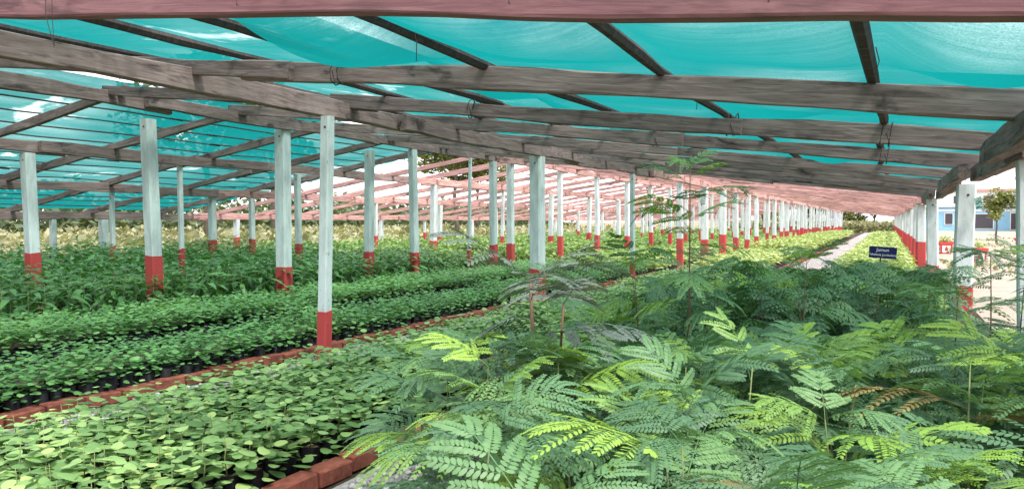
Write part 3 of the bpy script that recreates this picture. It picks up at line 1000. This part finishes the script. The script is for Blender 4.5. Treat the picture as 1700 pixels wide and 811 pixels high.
gx, gy = gx[keep], gy[keep]
mass('fern_leaved_saplings', gx, gy, mk_fern, M_FROND_S, 'far stretch of fern-leaved saplings in the right bed before the sign', 'saplings')

# -- round-leaved seedlings
T_R8, T_R6 = t_round(8), t_round(6, 0.10)
LEAF_R = [mesh_tris('leaf', *t_round(10, c, wd), M_ROUND, smooth=True) for c, wd in ((0.10, 0.86), (0.16, 0.92), (0.06, 0.80))]
srr = np.random.default_rng(31)
def round_pose(r, n, zb, h, spread):
    """leaf places on a seedling: base points, azimuth, pitch"""
    out_ = []
    az = r.uniform(0, 6.28)
    for k in range(n):
        t = (k + 0.6) / n
        az += 2.4 + r.uniform(-0.5, 0.5)
        rad = spread * 1.25 * (0.35 + 0.75 * (1 - t) ** 0.5) * r.uniform(0.5, 1.1)
        p = Vector((math.cos(az) * rad * 0.6, math.sin(az) * rad * 0.6, zb + h * (0.1 + 0.9 * t) + r.uniform(-0.012, 0.012)))
        out_.append((p, az - math.pi / 2, R(2) + r.uniform(-0.38, 0.30), r.uniform(-0.3, 0.3), (r.uniform(0.044, 0.070) if r.uniform() < 0.85 else r.uniform(0.070, 0.090)) * (1.0 if t < 0.85 else 0.7)))
    return out_

def round_seedling(x, y, label, group, n=11):
    root = empty('round_leaved_seedling', (x, y, 0.006), srr.uniform(0, 6.28))
    tag(root, label, 'seedling', group)
    link('bag', BAGS[int(srr.integers(4))], root)
    h = srr.uniform(0.11, 0.175)
    mb = MB(); mb.tube([(0, 0, 0.12), (srr.uniform(-0.01, 0.01), srr.uniform(-0.01, 0.01), 0.14 + h * 0.5), (0, 0, 0.14 + h)], [0.003, 0.0024, 0.0014], 5)
    link('stem', mb.mesh('stem', M_STEMG, True), root)
    edge = x > -2.46
    for p, az, pi, ro, s in round_pose(srr, n + (5 if edge else 0), 0.06 if edge else 0.135, h + (0.075 if edge else 0), 0.095 if edge else 0.07):
        s *= 1.0
        m = Matrix.Translation(p) @ Euler((0, 0, az)).to_matrix().to_4x4() @ Euler((pi, 0, 0)).to_matrix().to_4x4() @ Euler((0, ro, 0)).to_matrix().to_4x4() @ Matrix.Scale(s, 4)
        link('leaf', LEAF_R[int(srr.integers(3))], root, m)

def round_cluster(r, n, zb, h, spread, tm, k=1.0):
    ps = round_pose(r, n, zb, h, spread)
    V, T = scatter(tm, rots(np.array([q[1] for q in ps]), np.array([q[2] for q in ps]), np.array([q[3] for q in ps])), np.array([q[0] for q in ps]), np.array([q[4] for q in ps]) * k)
    return V, T, np.repeat(r.uniform(0, 1, n), len(tm[0]))
CL_R = [round_cluster(srr, 16, 0.11, srr.uniform(0.13, 0.19), 0.07, T_R8, 1.0) for _ in range(8)]
ME_CL = [mesh_tris('foliage', V, T, M_ROUND_S, q, smooth=True) for V, T, q in CL_R]
def mk_cluster(lst, zs=(0.9, 1.15), bag=None):
    def f(x, y):
        fld = math.sin(1.7 * x + 2.3 * y) * math.sin(0.9 * y - 1.1 * x + 1) + 0.5 * math.sin(5.1 * y + 3 * x)
        V, T, q = lst[int(srr.integers(len(lst)))]
        a_ = srr.uniform(0, 6.28)
        Rz = np.array([[math.cos(a_), -math.sin(a_), 0], [math.sin(a_), math.cos(a_), 0], [0, 0, srr.uniform(*zs) * (1 + 0.10 * fld)]])
        return V @ Rz.T + np.array([x, y, 0.006]), T, np.clip(q * 0.8 + 0.1 + 0.12 * fld + srr.uniform(-0.12, 0.12), 0, 1)
    return f

gx, gy = grid(-3.52, -2.30, 1.15, 15.2, 0.118, 0.118, srr, 0.22)
order = np.argsort(-gx * 0.4389 + gy * 0.8986)
gx, gy = gx[order], gy[order]
vis = (gx * 0.8986 + gy * 0.4389) / np.maximum(0.2, -gx * 0.4389 + gy * 0.8986) > -0.76
gx, gy = gx[vis], gy[vis]
NP, NI = 110, 280
def zone_r(x, y):
    a = 'beside the near bricks' if x > -2.66 else ('along the middle line' if x > -3.12 else 'along the back edge')
    b = 'nearest the camera' if y < 1.95 else ('left of the near bricks' if y < 2.7 else ('before the slim post' if y < 3.6 else 'level with the slim post'))
    return 'front left bed seedling with round leaves ' + a + ', ' + b, 'round-leaved seedlings ' + a + ' ' + b
for i in range(NP):
    round_seedling(gx[i], gy[i], *zone_r(gx[i], gy[i]), int(srr.integers(15, 20)))
for i in range(NP, NI):
    root = empty('round_leaved_seedling', (gx[i], gy[i], 0.006), srr.uniform(0, 6.28))
    root.scale = (1, 1, srr.uniform(0.92, 1.12))
    zl, zg = zone_r(gx[i], gy[i])
    tag(root, zl, 'seedling', zg)
    link('bag', BAGS[int(srr.integers(4))], root); link('foliage', ME_CL[int(srr.integers(8))], root)
mass('round_leaved_seedlings', gx[NI:], gy[NI:], mk_cluster(CL_R), M_ROUND_S, 'far stretch of round-leaved seedlings filling the front left bed')

def bags_mass(xs, ys, label):
    k = len(xs)
    V, T = scatter(T_BAG, rots(srr.uniform(0, 6.28, k), srr.uniform(-0.05, 0.05, k), srr.uniform(-0.05, 0.05, k)), np.stack([xs, ys, np.full(k, 0.006)], 1), srr.uniform(0.92, 1.08, k))
    tag(link('seedling_bags', mesh_tris('seedling_bags', V, T, M_BAG, smooth=False)), label, 'bags', kind='stuff')
bags_mass(gx[NI:], gy[NI:], 'black plastic bags under the far stretch of the front left bed')

# beds two and three: the same habit with smaller leaves
CL_S = [round_cluster(srr, 20, 0.06, srr.uniform(0.20, 0.26), 0.085, T_R6, 0.82) for _ in range(8)]
CL_S3 = [round_cluster(srr, 15, 0.15, srr.uniform(0.10, 0.15), 0.085, T_R6, 0.86) for _ in range(8)]
def bed(x0, x1, y0, y1, step, lst, mat, label, zs=(0.95, 1.25), bags=True, blabel=None):
    X, Y = grid(x0, x1, y0, y1, step, step, srr, 0.32)
    ok = srr.uniform(0, 1, len(X)) > 0.04
    X, Y = X[ok], Y[ok]
    fy_ = np.arange(y0, y1, step * 0.9)
    FX, FY = np.full(len(fy_), x1 + 0.02) + srr.uniform(-0.03, 0.03, len(fy_)), fy_ + srr.uniform(-0.03, 0.03, len(fy_))
    X, Y = np.concatenate([X, FX]), np.concatenate([Y, FY])
    mass('seedlings', X, Y, mk_cluster(lst, zs), mat, label)
    if bags:
        ex = X > x1 - step * 2.6
        bags_mass(X[ex], Y[ex], blabel)
ys_split = 8.0
bed(-5.06, -4.50, 1.6, 15.4, 0.10, CL_S, M_ROUND_S2, 'low bed of small-leaved green seedlings behind the first brick row', blabel='dark bags along the foot of the small-leaved bed behind the first brick row')
bed(-6.98, -6.00, 1.8, 15.4, 0.098, CL_S3, M_ROUND_S2, 'low bed of small-leaved seedlings in front of the broad-leaved saplings', blabel='dark bags along the foot of the bed before the broad-leaved saplings')

# -- broad-leaved saplings
T_LN = t_lance(5, 0.36, 0.42)
T_LN3 = t_lance(3, 0.40, 0.40)
brr = np.random.default_rng(41)
LEAF_B = [mesh_tris('leaf', *t_lance(6, wd, dr), M_BROAD, smooth=True) for wd, dr in ((0.34, 0.35), (0.38, 0.55), (0.30, 0.25))]
def broad_pose(r, n, h):
    res = []; az = r.uniform(0, 6.28)
    for k in range(n):
        t = (k + 0.5) / n
        az += 2.4 + r.uniform(-0.4, 0.4)
        res.append((Vector((0.01 * math.cos(az), 0.01 * math.sin(az), h * (0.42 + 0.58 * t))), az, R(-28) + R(62) * t + r.uniform(-0.25, 0.25), r.uniform(-0.3, 0.3), r.uniform(0.13, 0.21) * (1 if t < 0.8 else 0.7)))
    return res
def broad_cluster(r, n, h, tm):
    ps = broad_pose(r, n, h)
    V, T = scatter(tm, rots(np.array([q[1] for q in ps]), np.array([q[2] for q in ps]), np.array([q[3] for q in ps])), np.array([q[0] for q in ps]), np.array([q[4] for q in ps]))
    return V, T, np.repeat(r.uniform(0, 1, n), len(tm[0]))
CL_B = [broad_cluster(brr, 12, brr.uniform(0.5, 0.68), T_LN) for _ in range(6)]
CL_B3 = [broad_cluster(brr, 11, brr.uniform(0.55, 0.75), T_LN3) for _ in range(6)]
ME_B = [mesh_tris('foliage', V, T, M_BROAD_S, q, smooth=True) for V, T, q in CL_B]
mbs = MB(); mbs.tube([(0, 0, 0), (0.006, 0.004, 0.3), (0, 0, 0.55)], [0.006, 0.005, 0.002], 5)
ME_BSTEM = mbs.mesh('stem', M_STEMG, True)
gx, gy = grid(-9.2, -7.16, 2.2, 13.2, 0.20, 0.20, brr, 0.35)
vis = (gx * 0.8986 + gy * 0.4389) / np.maximum(0.2, -gx * 0.4389 + gy * 0.8986) > -0.70
gx, gy = gx[vis], gy[vis]
o_ = np.argsort(-gx + 0.15 * gy)
gx, gy = gx[o_], gy[o_]
def zone_b(y):
    return 'at the left edge' if y < 4.6 else ('before the first ridge post' if y < 6.2 else ('between the ridge posts' if y < 8.2 else 'right of the ridge posts'))
for i in range(45):
    root = empty('broad_leaved_sapling', (gx[i], gy[i], 0.006), brr.uniform(0, 6.28))
    tag(root, 'broad-leaved sapling in the front rank of the tall left bed, ' + zone_b(gy[i]), 'sapling', 'broad-leaved saplings in the front rank ' + zone_b(gy[i]))
    link('stem', ME_BSTEM, root)
    for p, az, pi, ro, s in broad_pose(brr, 11, brr.uniform(0.46, 0.62)):
        m = Matrix.Translation(p) @ Euler((0, 0, az)).to_matrix().to_4x4() @ Euler((pi, 0, 0)).to_matrix().to_4x4() @ Euler((0, ro, 0)).to_matrix().to_4x4() @ Matrix.Scale(s, 4)
        link('leaf', LEAF_B[int(brr.integers(3))], root, m)
NB = 200
for i in range(45, NB):
    root = empty('broad_leaved_sapling', (gx[i], gy[i], 0.006), brr.uniform(0, 6.28))
    tag(root, 'broad-leaved sapling behind the front rank of the tall left bed, ' + zone_b(gy[i]), 'sapling', 'broad-leaved saplings behind the front rank ' + zone_b(gy[i]))
    root.scale = (1, 1, brr.uniform(0.85, 1.1))
    link('stem', ME_BSTEM, root); link('foliage', ME_B[int(brr.integers(6))], root)
mass('broad_leaved_saplings', gx[NB:], gy[NB:], mk_cluster(CL_B, (0.85, 1.1)), M_BROAD_S, 'mass of broad-leaved saplings filling the tall left bed', 'saplings')
for x0, x1, y0, y1, lab in ((-11.5, -9.65, 3.5, 13.0, 'second tall bed of broad-leaved saplings behind the ridge posts'), (-14.1, -11.95, 5.0, 13.0, 'farthest tall bed of broad-leaved saplings under the low left eave')):
    X, Y = grid(x0, x1, y0, y1, 0.21, 0.21, brr, 0.4)
    mass('broad_leaved_saplings', X, Y, mk_cluster(CL_B3, (0.85, 1.15)), M_BROAD_S, lab, 'saplings')

# -- the sunny beds beyond the net
LBL = {0: 'lime green bed in full light behind the blue sign', 1: 'lime green bed left of the gravel path beyond the net', 2: 'lime bed behind the first post row in the open frame',
       3: 'pale green bed before the ridge posts in the open frame', 4: 'pale green bed behind the ridge posts in the open frame', 5: 'pale sunlit bed in the left part of the open frame', 6: 'pale sunlit bed along the left edge of the open frame'}
CL_L = [round_cluster(srr, 9, 0.12, srr.uniform(0.14, 0.2), 0.10, T_QUAD, 1.9) for _ in range(8)]
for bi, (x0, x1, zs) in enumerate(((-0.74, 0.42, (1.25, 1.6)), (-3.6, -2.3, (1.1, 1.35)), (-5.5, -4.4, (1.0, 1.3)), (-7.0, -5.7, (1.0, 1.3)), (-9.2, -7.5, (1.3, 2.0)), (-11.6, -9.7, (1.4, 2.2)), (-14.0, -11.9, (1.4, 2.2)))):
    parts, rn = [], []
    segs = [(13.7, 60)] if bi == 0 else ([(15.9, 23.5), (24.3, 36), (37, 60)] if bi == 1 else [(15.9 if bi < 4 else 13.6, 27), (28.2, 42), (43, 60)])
    for s0, s1 in segs:
        y = s0
        while y < s1:
            step = 0.15 if y < 24 else (0.2 if y < 38 else 0.28)
            ye = min(s1, y + 4)
            X, Y = grid(x0, x1, y, ye, step, step, srr, 0.4)
            k = step / 0.15
            big = 1.35 if (bi == 1 and y > 24) else 1.0
            f = mk_cluster(CL_L, zs)
            for px, py in zip(X, Y):
                V, T, q = f(px, py)
                V = (V - np.array([px, py, 0])) * np.array([k, k, big]) + np.array([px, py, 0])
                parts.append((V, T)); rn.append(q)
            y = ye
    V, T = join(parts)
    tag(link('seedlings', mesh_tris('seedlings', V, T, M_LIME_LIT_S if bi < 3 else M_FRESH_S, np.concatenate(rn))), LBL[bi], 'seedlings', kind='stuff')
    if bi in (1, 2):
        X = np.repeat([x1 + 0.02], 120) + srr.uniform(-0.02, 0.02, 120); Y = 15.9 + np.arange(120) * 0.11
        bags_mass(X, Y, 'dark bags at the foot of the lime bed beside the gravel path' if bi == 1 else 'dark bags at the foot of the lime bed behind the first post row')

# ------------------------------------------------------------------ sign
sg = empty('sign_board', (-0.09, 13.3, 0), R(-13))
tag(sg, 'small dark blue name board with white lettering on a stake in the lime bed', 'sign')
M_BLUE = mat_plain('navy_paint', (0.010, 0.012, 0.10), 0.45, 0.2, 10)
M_LET = mat_plain('white_lettering', (0.75, 0.75, 0.78), 0.6, 0.05)
mb = MB(); mb.box(-0.20, 0.20, -0.008, 0.008, 0.575, 0.755); 
bo = link('board', mb.mesh('board', M_BLUE), sg); bo.rotation_euler = (0, R(3), 0); bo.location = (-0.02, 0, 0)
mb = MB(); mb.tube([(-0.035, 0.02, 0), (-0.02, 0.02, 0.70)], 0.012, 6)
link('stake', mb.mesh('stake', M_STICK), sg)
def text(s, size, loc, parent):
    c = bpy.data.curves.new('lettering', 'FONT'); c.body = s; c.size = size; c.align_x = 'CENTER'; c.align_y = 'CENTER'; c.extrude = 0.001
    c.materials.append(M_LET)
    o = bpy.data.objects.new('lettering', c); COL.objects.link(o)
    bpy.context.view_layer.update()
    me = bpy.data.meshes.new_from_object(o)
    bpy.data.objects.remove(o)
    o = bpy.data.objects.new('lettering', me); COL.objects.link(o)
    o.parent = parent; o.location = loc; o.rotation_euler = (R(90), 0, 0)
text('Jamun', 0.075, (0.0, -0.0105, 0.705), bo)
text('Tabebuia Jambolana', 0.052, (0, -0.0105, 0.63), bo)

# ------------------------------------------------------------------ planters outside
M_PWHITE = mat_plain('white_paint', (0.78, 0.77, 0.75), 0.6, 0.06)
M_PRED = mat_plain('planter_red', (0.52, 0.055, 0.05), 0.6, 0.15)
def planter(x, y, rz, label, s=1.0):
    t = empty('planter', (x, y, 0.01), rz); t.scale = (s, s, s)
    tag(t, label, 'planter', 'red and white planters along the yard')
    mb = MB()
    v = []
    for z, a in ((0, 0.22), (0.46, 0.27), (0.46, 0.31), (0.58, 0.31)):
        v += [(-a, -a, z), (a, -a, z), (a, a, z), (-a, a, z)]
    f = [(3, 2, 1, 0)] + [(i * 4 + j, i * 4 + (j + 1) % 4, (i + 1) * 4 + (j + 1) % 4, (i + 1) * 4 + j) for i in range(3) for j in range(4)]
    mb.add(v, f); mb.add([(-0.31, -0.31, 0.56), (0.31, -0.31, 0.56), (0.31, 0.31, 0.56), (-0.31, 0.31, 0.56)], [(0, 1, 2, 3)])
    link('tub', mb.mesh('tub', M_PRED), t)
    for k in range(4):
        q = MB()
        q.add([(-0.165, -0.241, 0.07), (0.165, -0.241, 0.07), (0.19, -0.269, 0.41), (-0.19, -0.269, 0.41)], [(0, 1, 2, 3)])
        o = link('white_panel', q.mesh('white_panel', M_PWHITE), t); o.rotation_euler = (0, 0, k * math.pi / 2)
        q = MB()
        ring = [(0.085 * math.cos(a_) * (1 if math.sin(a_) < 0 else 0.85), 0.24 + 0.095 * math.sin(a_) + (0.05 if abs(a_ - math.pi / 2) < 0.1 else 0)) for a_ in np.linspace(0, 2 * math.pi, 12, endpoint=False)]
        q.add([(px, -0.243 - (pz - 0.07) * 0.0824 - 0.003, pz) for px, pz in ring], [tuple(range(12))])
        d = link('red_motif', q.mesh('red_motif', M_PRED), o)
    k = 70
    V, T = scatter(T_LN3, rots(srr.uniform(0, 6.28, k), srr.uniform(0.2, 1.2, k), srr.uniform(-0.3, 0.3, k)), np.stack([srr.uniform(-0.2, 0.2, k), srr.uniform(-0.2, 0.2, k), srr.uniform(0.55, 0.8, k)], 1), srr.uniform(0.12, 0.24, k))
    link('foliage', mesh_tris('foliage', V, T, M_LIME_LIT_S, np.repeat(srr.uniform(0, 1, k), len(T_LN3[0]))), t)
planter(2.25, 25.0, R(8), 'red and white planter box nearest in the yard, right of the wide post', 0.68)
planter(1.80, 31.0, R(8), 'red and white planter box farther off, left of the wide post', 0.72)
planter(5.2, 40, R(8), 'small red and white planter far across the yard', 0.7)

# ------------------------------------------------------------------ trees and scrub
trr = np.random.default_rng(57)
def tree(name, x, y, h, crown, label, mat, group=None, trunk_h=0.35, leaves=3600, leaf=0.22, tr=0.16):
    t = empty(name, (x, y, 0))
    tag(t, label, 'tree', group)
    mb = MB()
    tp = [Vector((0, 0, -0.05)), Vector((trr.uniform(-.1, .1), trr.uniform(-.1, .1), h * trunk_h * 0.5)), Vector((trr.uniform(-.2, .2), trr.uniform(-.2, .2), h * trunk_h)), Vector((trr.uniform(-.3, .3), trr.uniform(-.3, .3), h * 0.8))]
    mb.tube(tp, [tr, tr * 0.8, tr * 0.65, tr * 0.2], 8)
    cl = []
    nb = 9
    for k in range(nb):
        a_ = k * 2.4 + trr.uniform(-0.4, 0.4)
        q = trr.uniform(0.45, 1.0)
        b = tp[2].lerp(tp[3], trr.uniform(0, 0.8))
        e = Vector((math.cos(a_) * crown * q * 0.8, math.sin(a_) * crown * q * 0.8, h * (trunk_h + (1 - trunk_h) * trr.uniform(0.25, 0.95))))
        mb.tube([b, b.lerp(e, 0.5) + Vector((0, 0, 0.08 * h)), e], [tr * 0.4, tr * 0.25, tr * 0.08], 5)
        cl += [e, b.lerp(e, 0.65) + Vector((0, 0, 0.06 * h))]
    link('trunk', mb.mesh('trunk', M_BARK, True), t)
    cl.append(tp[3] + Vector((0, 0, 0.1 * h)))
    ci = trr.integers(0, len(cl), leaves)
    cen = np.array([list(c) for c in cl])[ci]
    rad = (crown * 0.36) * trr.uniform(0.6, 1.25, len(cl))[ci]
    d = trr.normal(size=(leaves, 3)); d /= np.linalg.norm(d, axis=1)[:, None]
    P = cen + d * (rad * trr.uniform(0.35, 1, leaves) ** 0.5)[:, None] * np.array([1, 1, 0.75])
    V, T = scatter(T_QUAD, rots(trr.uniform(0, 6.28, leaves), trr.uniform(-0.9, 0.5, leaves), trr.uniform(-0.8, 0.8, leaves)), P, leaf * trr.uniform(0.6, 1.3, leaves))
    rn = np.repeat(np.clip(trr.uniform(0, 1, leaves) * 0.6 + (ci % 5) * 0.1, 0, 1), 4)
    link('crown', mesh_tris('crown', V, T, mat, rn), t)
G1 = 'trees beyond the left side of the nursery'
tree('broadleaf_tree', -23, 21, 7.5, 3.0, 'leafy tree behind the left end of the bare frame', M_TREE, G1, leaf=0.28)
tree('broadleaf_tree', -31, 33, 9.0, 3.6, 'big tree standing behind the bare frame left of its middle', M_TREE, G1, leaf=0.3)
tree('broadleaf_tree', -22, 38, 7.0, 3.0, 'yellowish tree behind the middle of the bare frame', M_TREE_Y, G1, leaf=0.28)
tree('broadleaf_tree', -30, 55, 9.5, 4.0, 'dark tree far behind the bare frame', M_TREE, G1, leaf=0.35)
tree('broadleaf_tree', -19, 66, 8.0, 3.6, 'pale tree closing the view behind the bare frame', M_TREE_Y, G1, leaf=0.35)
tree('pale_tree', 4.85, 45, 2.9, 1.0, 'small yellow green tree beside the thin right post', M_TREE_Y, None, 0.3, 2600, 0.12, 0.06)
for i, x in enumerate((-12, -8.0, -4.5, -1.2, 2.0)):
    tree('broadleaf_tree', x, 95 + 3 * math.sin(i * 2), 4.2 + (i % 2) * 0.8, 2.4, ['dark tree', 'greyish tree', 'round tree', 'low tree', 'bushy tree'][i] + ' closing the far end of the beds, ' + ['leftmost', 'second from left', 'middle', 'fourth from left', 'rightmost'][i], M_TREE if i % 2 else M_TREE_Y, 'trees at the far end', 0.12, 2600, 0.3)
k = 26000
P = np.stack([trr.uniform(-44, -15.4, k), trr.uniform(2, 75, k), np.zeros(k)], 1)
hh = 0.35 + 0.5 * np.abs(np.sin(P[:, 0] * 0.7) * np.sin(P[:, 1] * 0.45 + P[:, 0] * 0.2))
P[:, 2] = hh * trr.uniform(0, 1, k)
V, T = scatter(T_QUAD, rots(trr.uniform(0, 6.28, k), trr.uniform(-0.3, 1.4, k), trr.uniform(-0.6, 0.6, k)), P, trr.uniform(0.14, 0.34, k))
tag(link('undergrowth', mesh_tris('undergrowth', V, T, M_SCRUB, np.repeat(trr.uniform(0, 1, k), 4))), 'dry beige green scrub on the open ground left of the nursery', 'undergrowth', kind='stuff')
k = 30000
P = np.stack([trr.uniform(-62, -46, k), trr.uniform(-15, 120, k), np.zeros(k)], 1)
hh = 1.6 + 2.6 * np.abs(np.sin(P[:, 1] * 0.23) + 0.6 * np.sin(P[:, 1] * 0.61 + 1)) / 1.6
P[:, 2] = hh * trr.uniform(0, 1, k) ** 0.8
V, T = scatter(T_QUAD, rots(trr.uniform(0, 6.28, k), trr.uniform(-0.9, 0.9, k), trr.uniform(-0.8, 0.8, k)), P, trr.uniform(0.35, 0.75, k))
tag(link('treeline', mesh_tris('treeline', V, T, M_TREE, np.repeat(trr.uniform(0, 1, k), 4))), 'dull green line of bushes and low trees far to the left', 'treeline', kind='stuff')
k = 9000
P = np.stack([trr.uniform(-16, 2.5, k), trr.uniform(84, 90, k), trr.uniform(0, 1.0, k)], 1)
V, T = scatter(T_QUAD, rots(trr.uniform(0, 6.28, k), trr.uniform(-0.3, 1.4, k), trr.uniform(-0.6, 0.6, k)), P, trr.uniform(0.2, 0.4, k))
tag(link('undergrowth', mesh_tris('undergrowth', V, T, M_SCRUB, np.repeat(trr.uniform(0, 1, k), 4))), 'pale bushes across the far end of the beds', 'undergrowth', kind='stuff')
k = 5000
P = np.stack([1.3 + 9 * trr.uniform(0, 1, k) ** 1.5, trr.uniform(14, 60, k), np.full(k, 0.02)], 1)
sel = np.sin(P[:, 0] * 1.3 + 2) * np.sin(P[:, 1] * 0.5) > 0.1
P = P[sel]; k = len(P)
V, T = scatter(T_QUAD, rots(trr.uniform(0, 6.28, k), trr.uniform(0.5, 1.5, k), trr.uniform(-0.4, 0.4, k)), P, trr.uniform(0.05, 0.14, k))
tag(link('grass', mesh_tris('grass', V, T, M_SCRUB, np.repeat(trr.uniform(0, 1, k), 4))), 'thin dry grass tufts on the sandy yard', 'grass', kind='stuff')

# ------------------------------------------------------------------ far buildings on the right
M_BBLUE = mat_plain('blue_wall', (0.25, 0.48, 0.70), 0.8, 0.08, 1)
M_BWHITE = mat_plain('white_wall', (0.74, 0.73, 0.72), 0.8, 0.06, 1)
M_BYEL = mat_plain('yellow_wall', (0.68, 0.50, 0.16), 0.8, 0.08, 1)
M_DARK = mat_plain('dark_opening', (0.06, 0.055, 0.07), 0.4, 0.2)
M_TRIM = mat_plain('pink_trim', (0.55, 0.26, 0.24), 0.8, 0.1)
def building(name, x0, x1, y0, y1, h, wall, label, wins, trim=None, band=None):
    t = empty(name, ((x0 + x1) / 2, y0, 0)); cx = (x0 + x1) / 2
    tag(t, label, 'building')
    mb = MB(); mb.box(x0 - cx, x1 - cx, 0, y1 - y0, 0, h)
    link('wall', mb.mesh('wall', wall), t)
    mb = MB(); mb.box(x0 - cx - 0.25, x1 - cx + 0.25, -0.3, y1 - y0 + 0.25, h, h + 0.3)
    link('roof', mb.mesh('roof', trim or M_BWHITE), t)
    if band:
        mb = MB(); mb.box(x0 - cx - 0.02, x1 - cx + 0.02, -0.03, -0.002, band[0], band[1])
        link('band', mb.mesh('band', M_BWHITE), t)
    for (a, b, z0_, z1_) in wins:
        mb = MB(); mb.box(a - cx - 0.08, b - cx + 0.08, -0.06, -0.003, z0_ - 0.08, z1_ + 0.08)
        wdw = link('window', mb.mesh('window', M_BWHITE), t)
        mb = MB(); mb.box(a - cx, b - cx, -0.075, -0.05, z0_, z1_)
        link('pane', mb.mesh('pane', M_DARK), wdw)
building('house', 3.6, 19, 108, 116, 2.9, M_BBLUE, 'low blue building with dark windows behind the wide right post', [(6.2, 7.0, 0.8, 2.1), (9.3, 11.2, 0.3, 2.0), (13.0, 15.6, 0.2, 2.1)], None, (2.35, 2.6))
building('house', 6.5, 15.2, 122, 130, 5.2, M_BWHITE, 'white two storey house with reddish roof edge behind the small tree', [(8, 9, 3.6, 4.6), (11.5, 12.8, 3.6, 4.6)], M_TRIM)
building('house', 14.2, 32, 104, 113, 6.3, M_BYEL, 'yellow upper storey building with dark window at the right edge', [(14.6, 15.5, 4.2, 5.4), (18.5, 20, 4.2, 5.4)], M_TRIM, (0.0, 3.6))
print('objects', len(bpy.data.objects), 'near', n_near, 'mid', n_mid, 'tris', sum(len(m.polygons) for m in bpy.data.meshes))
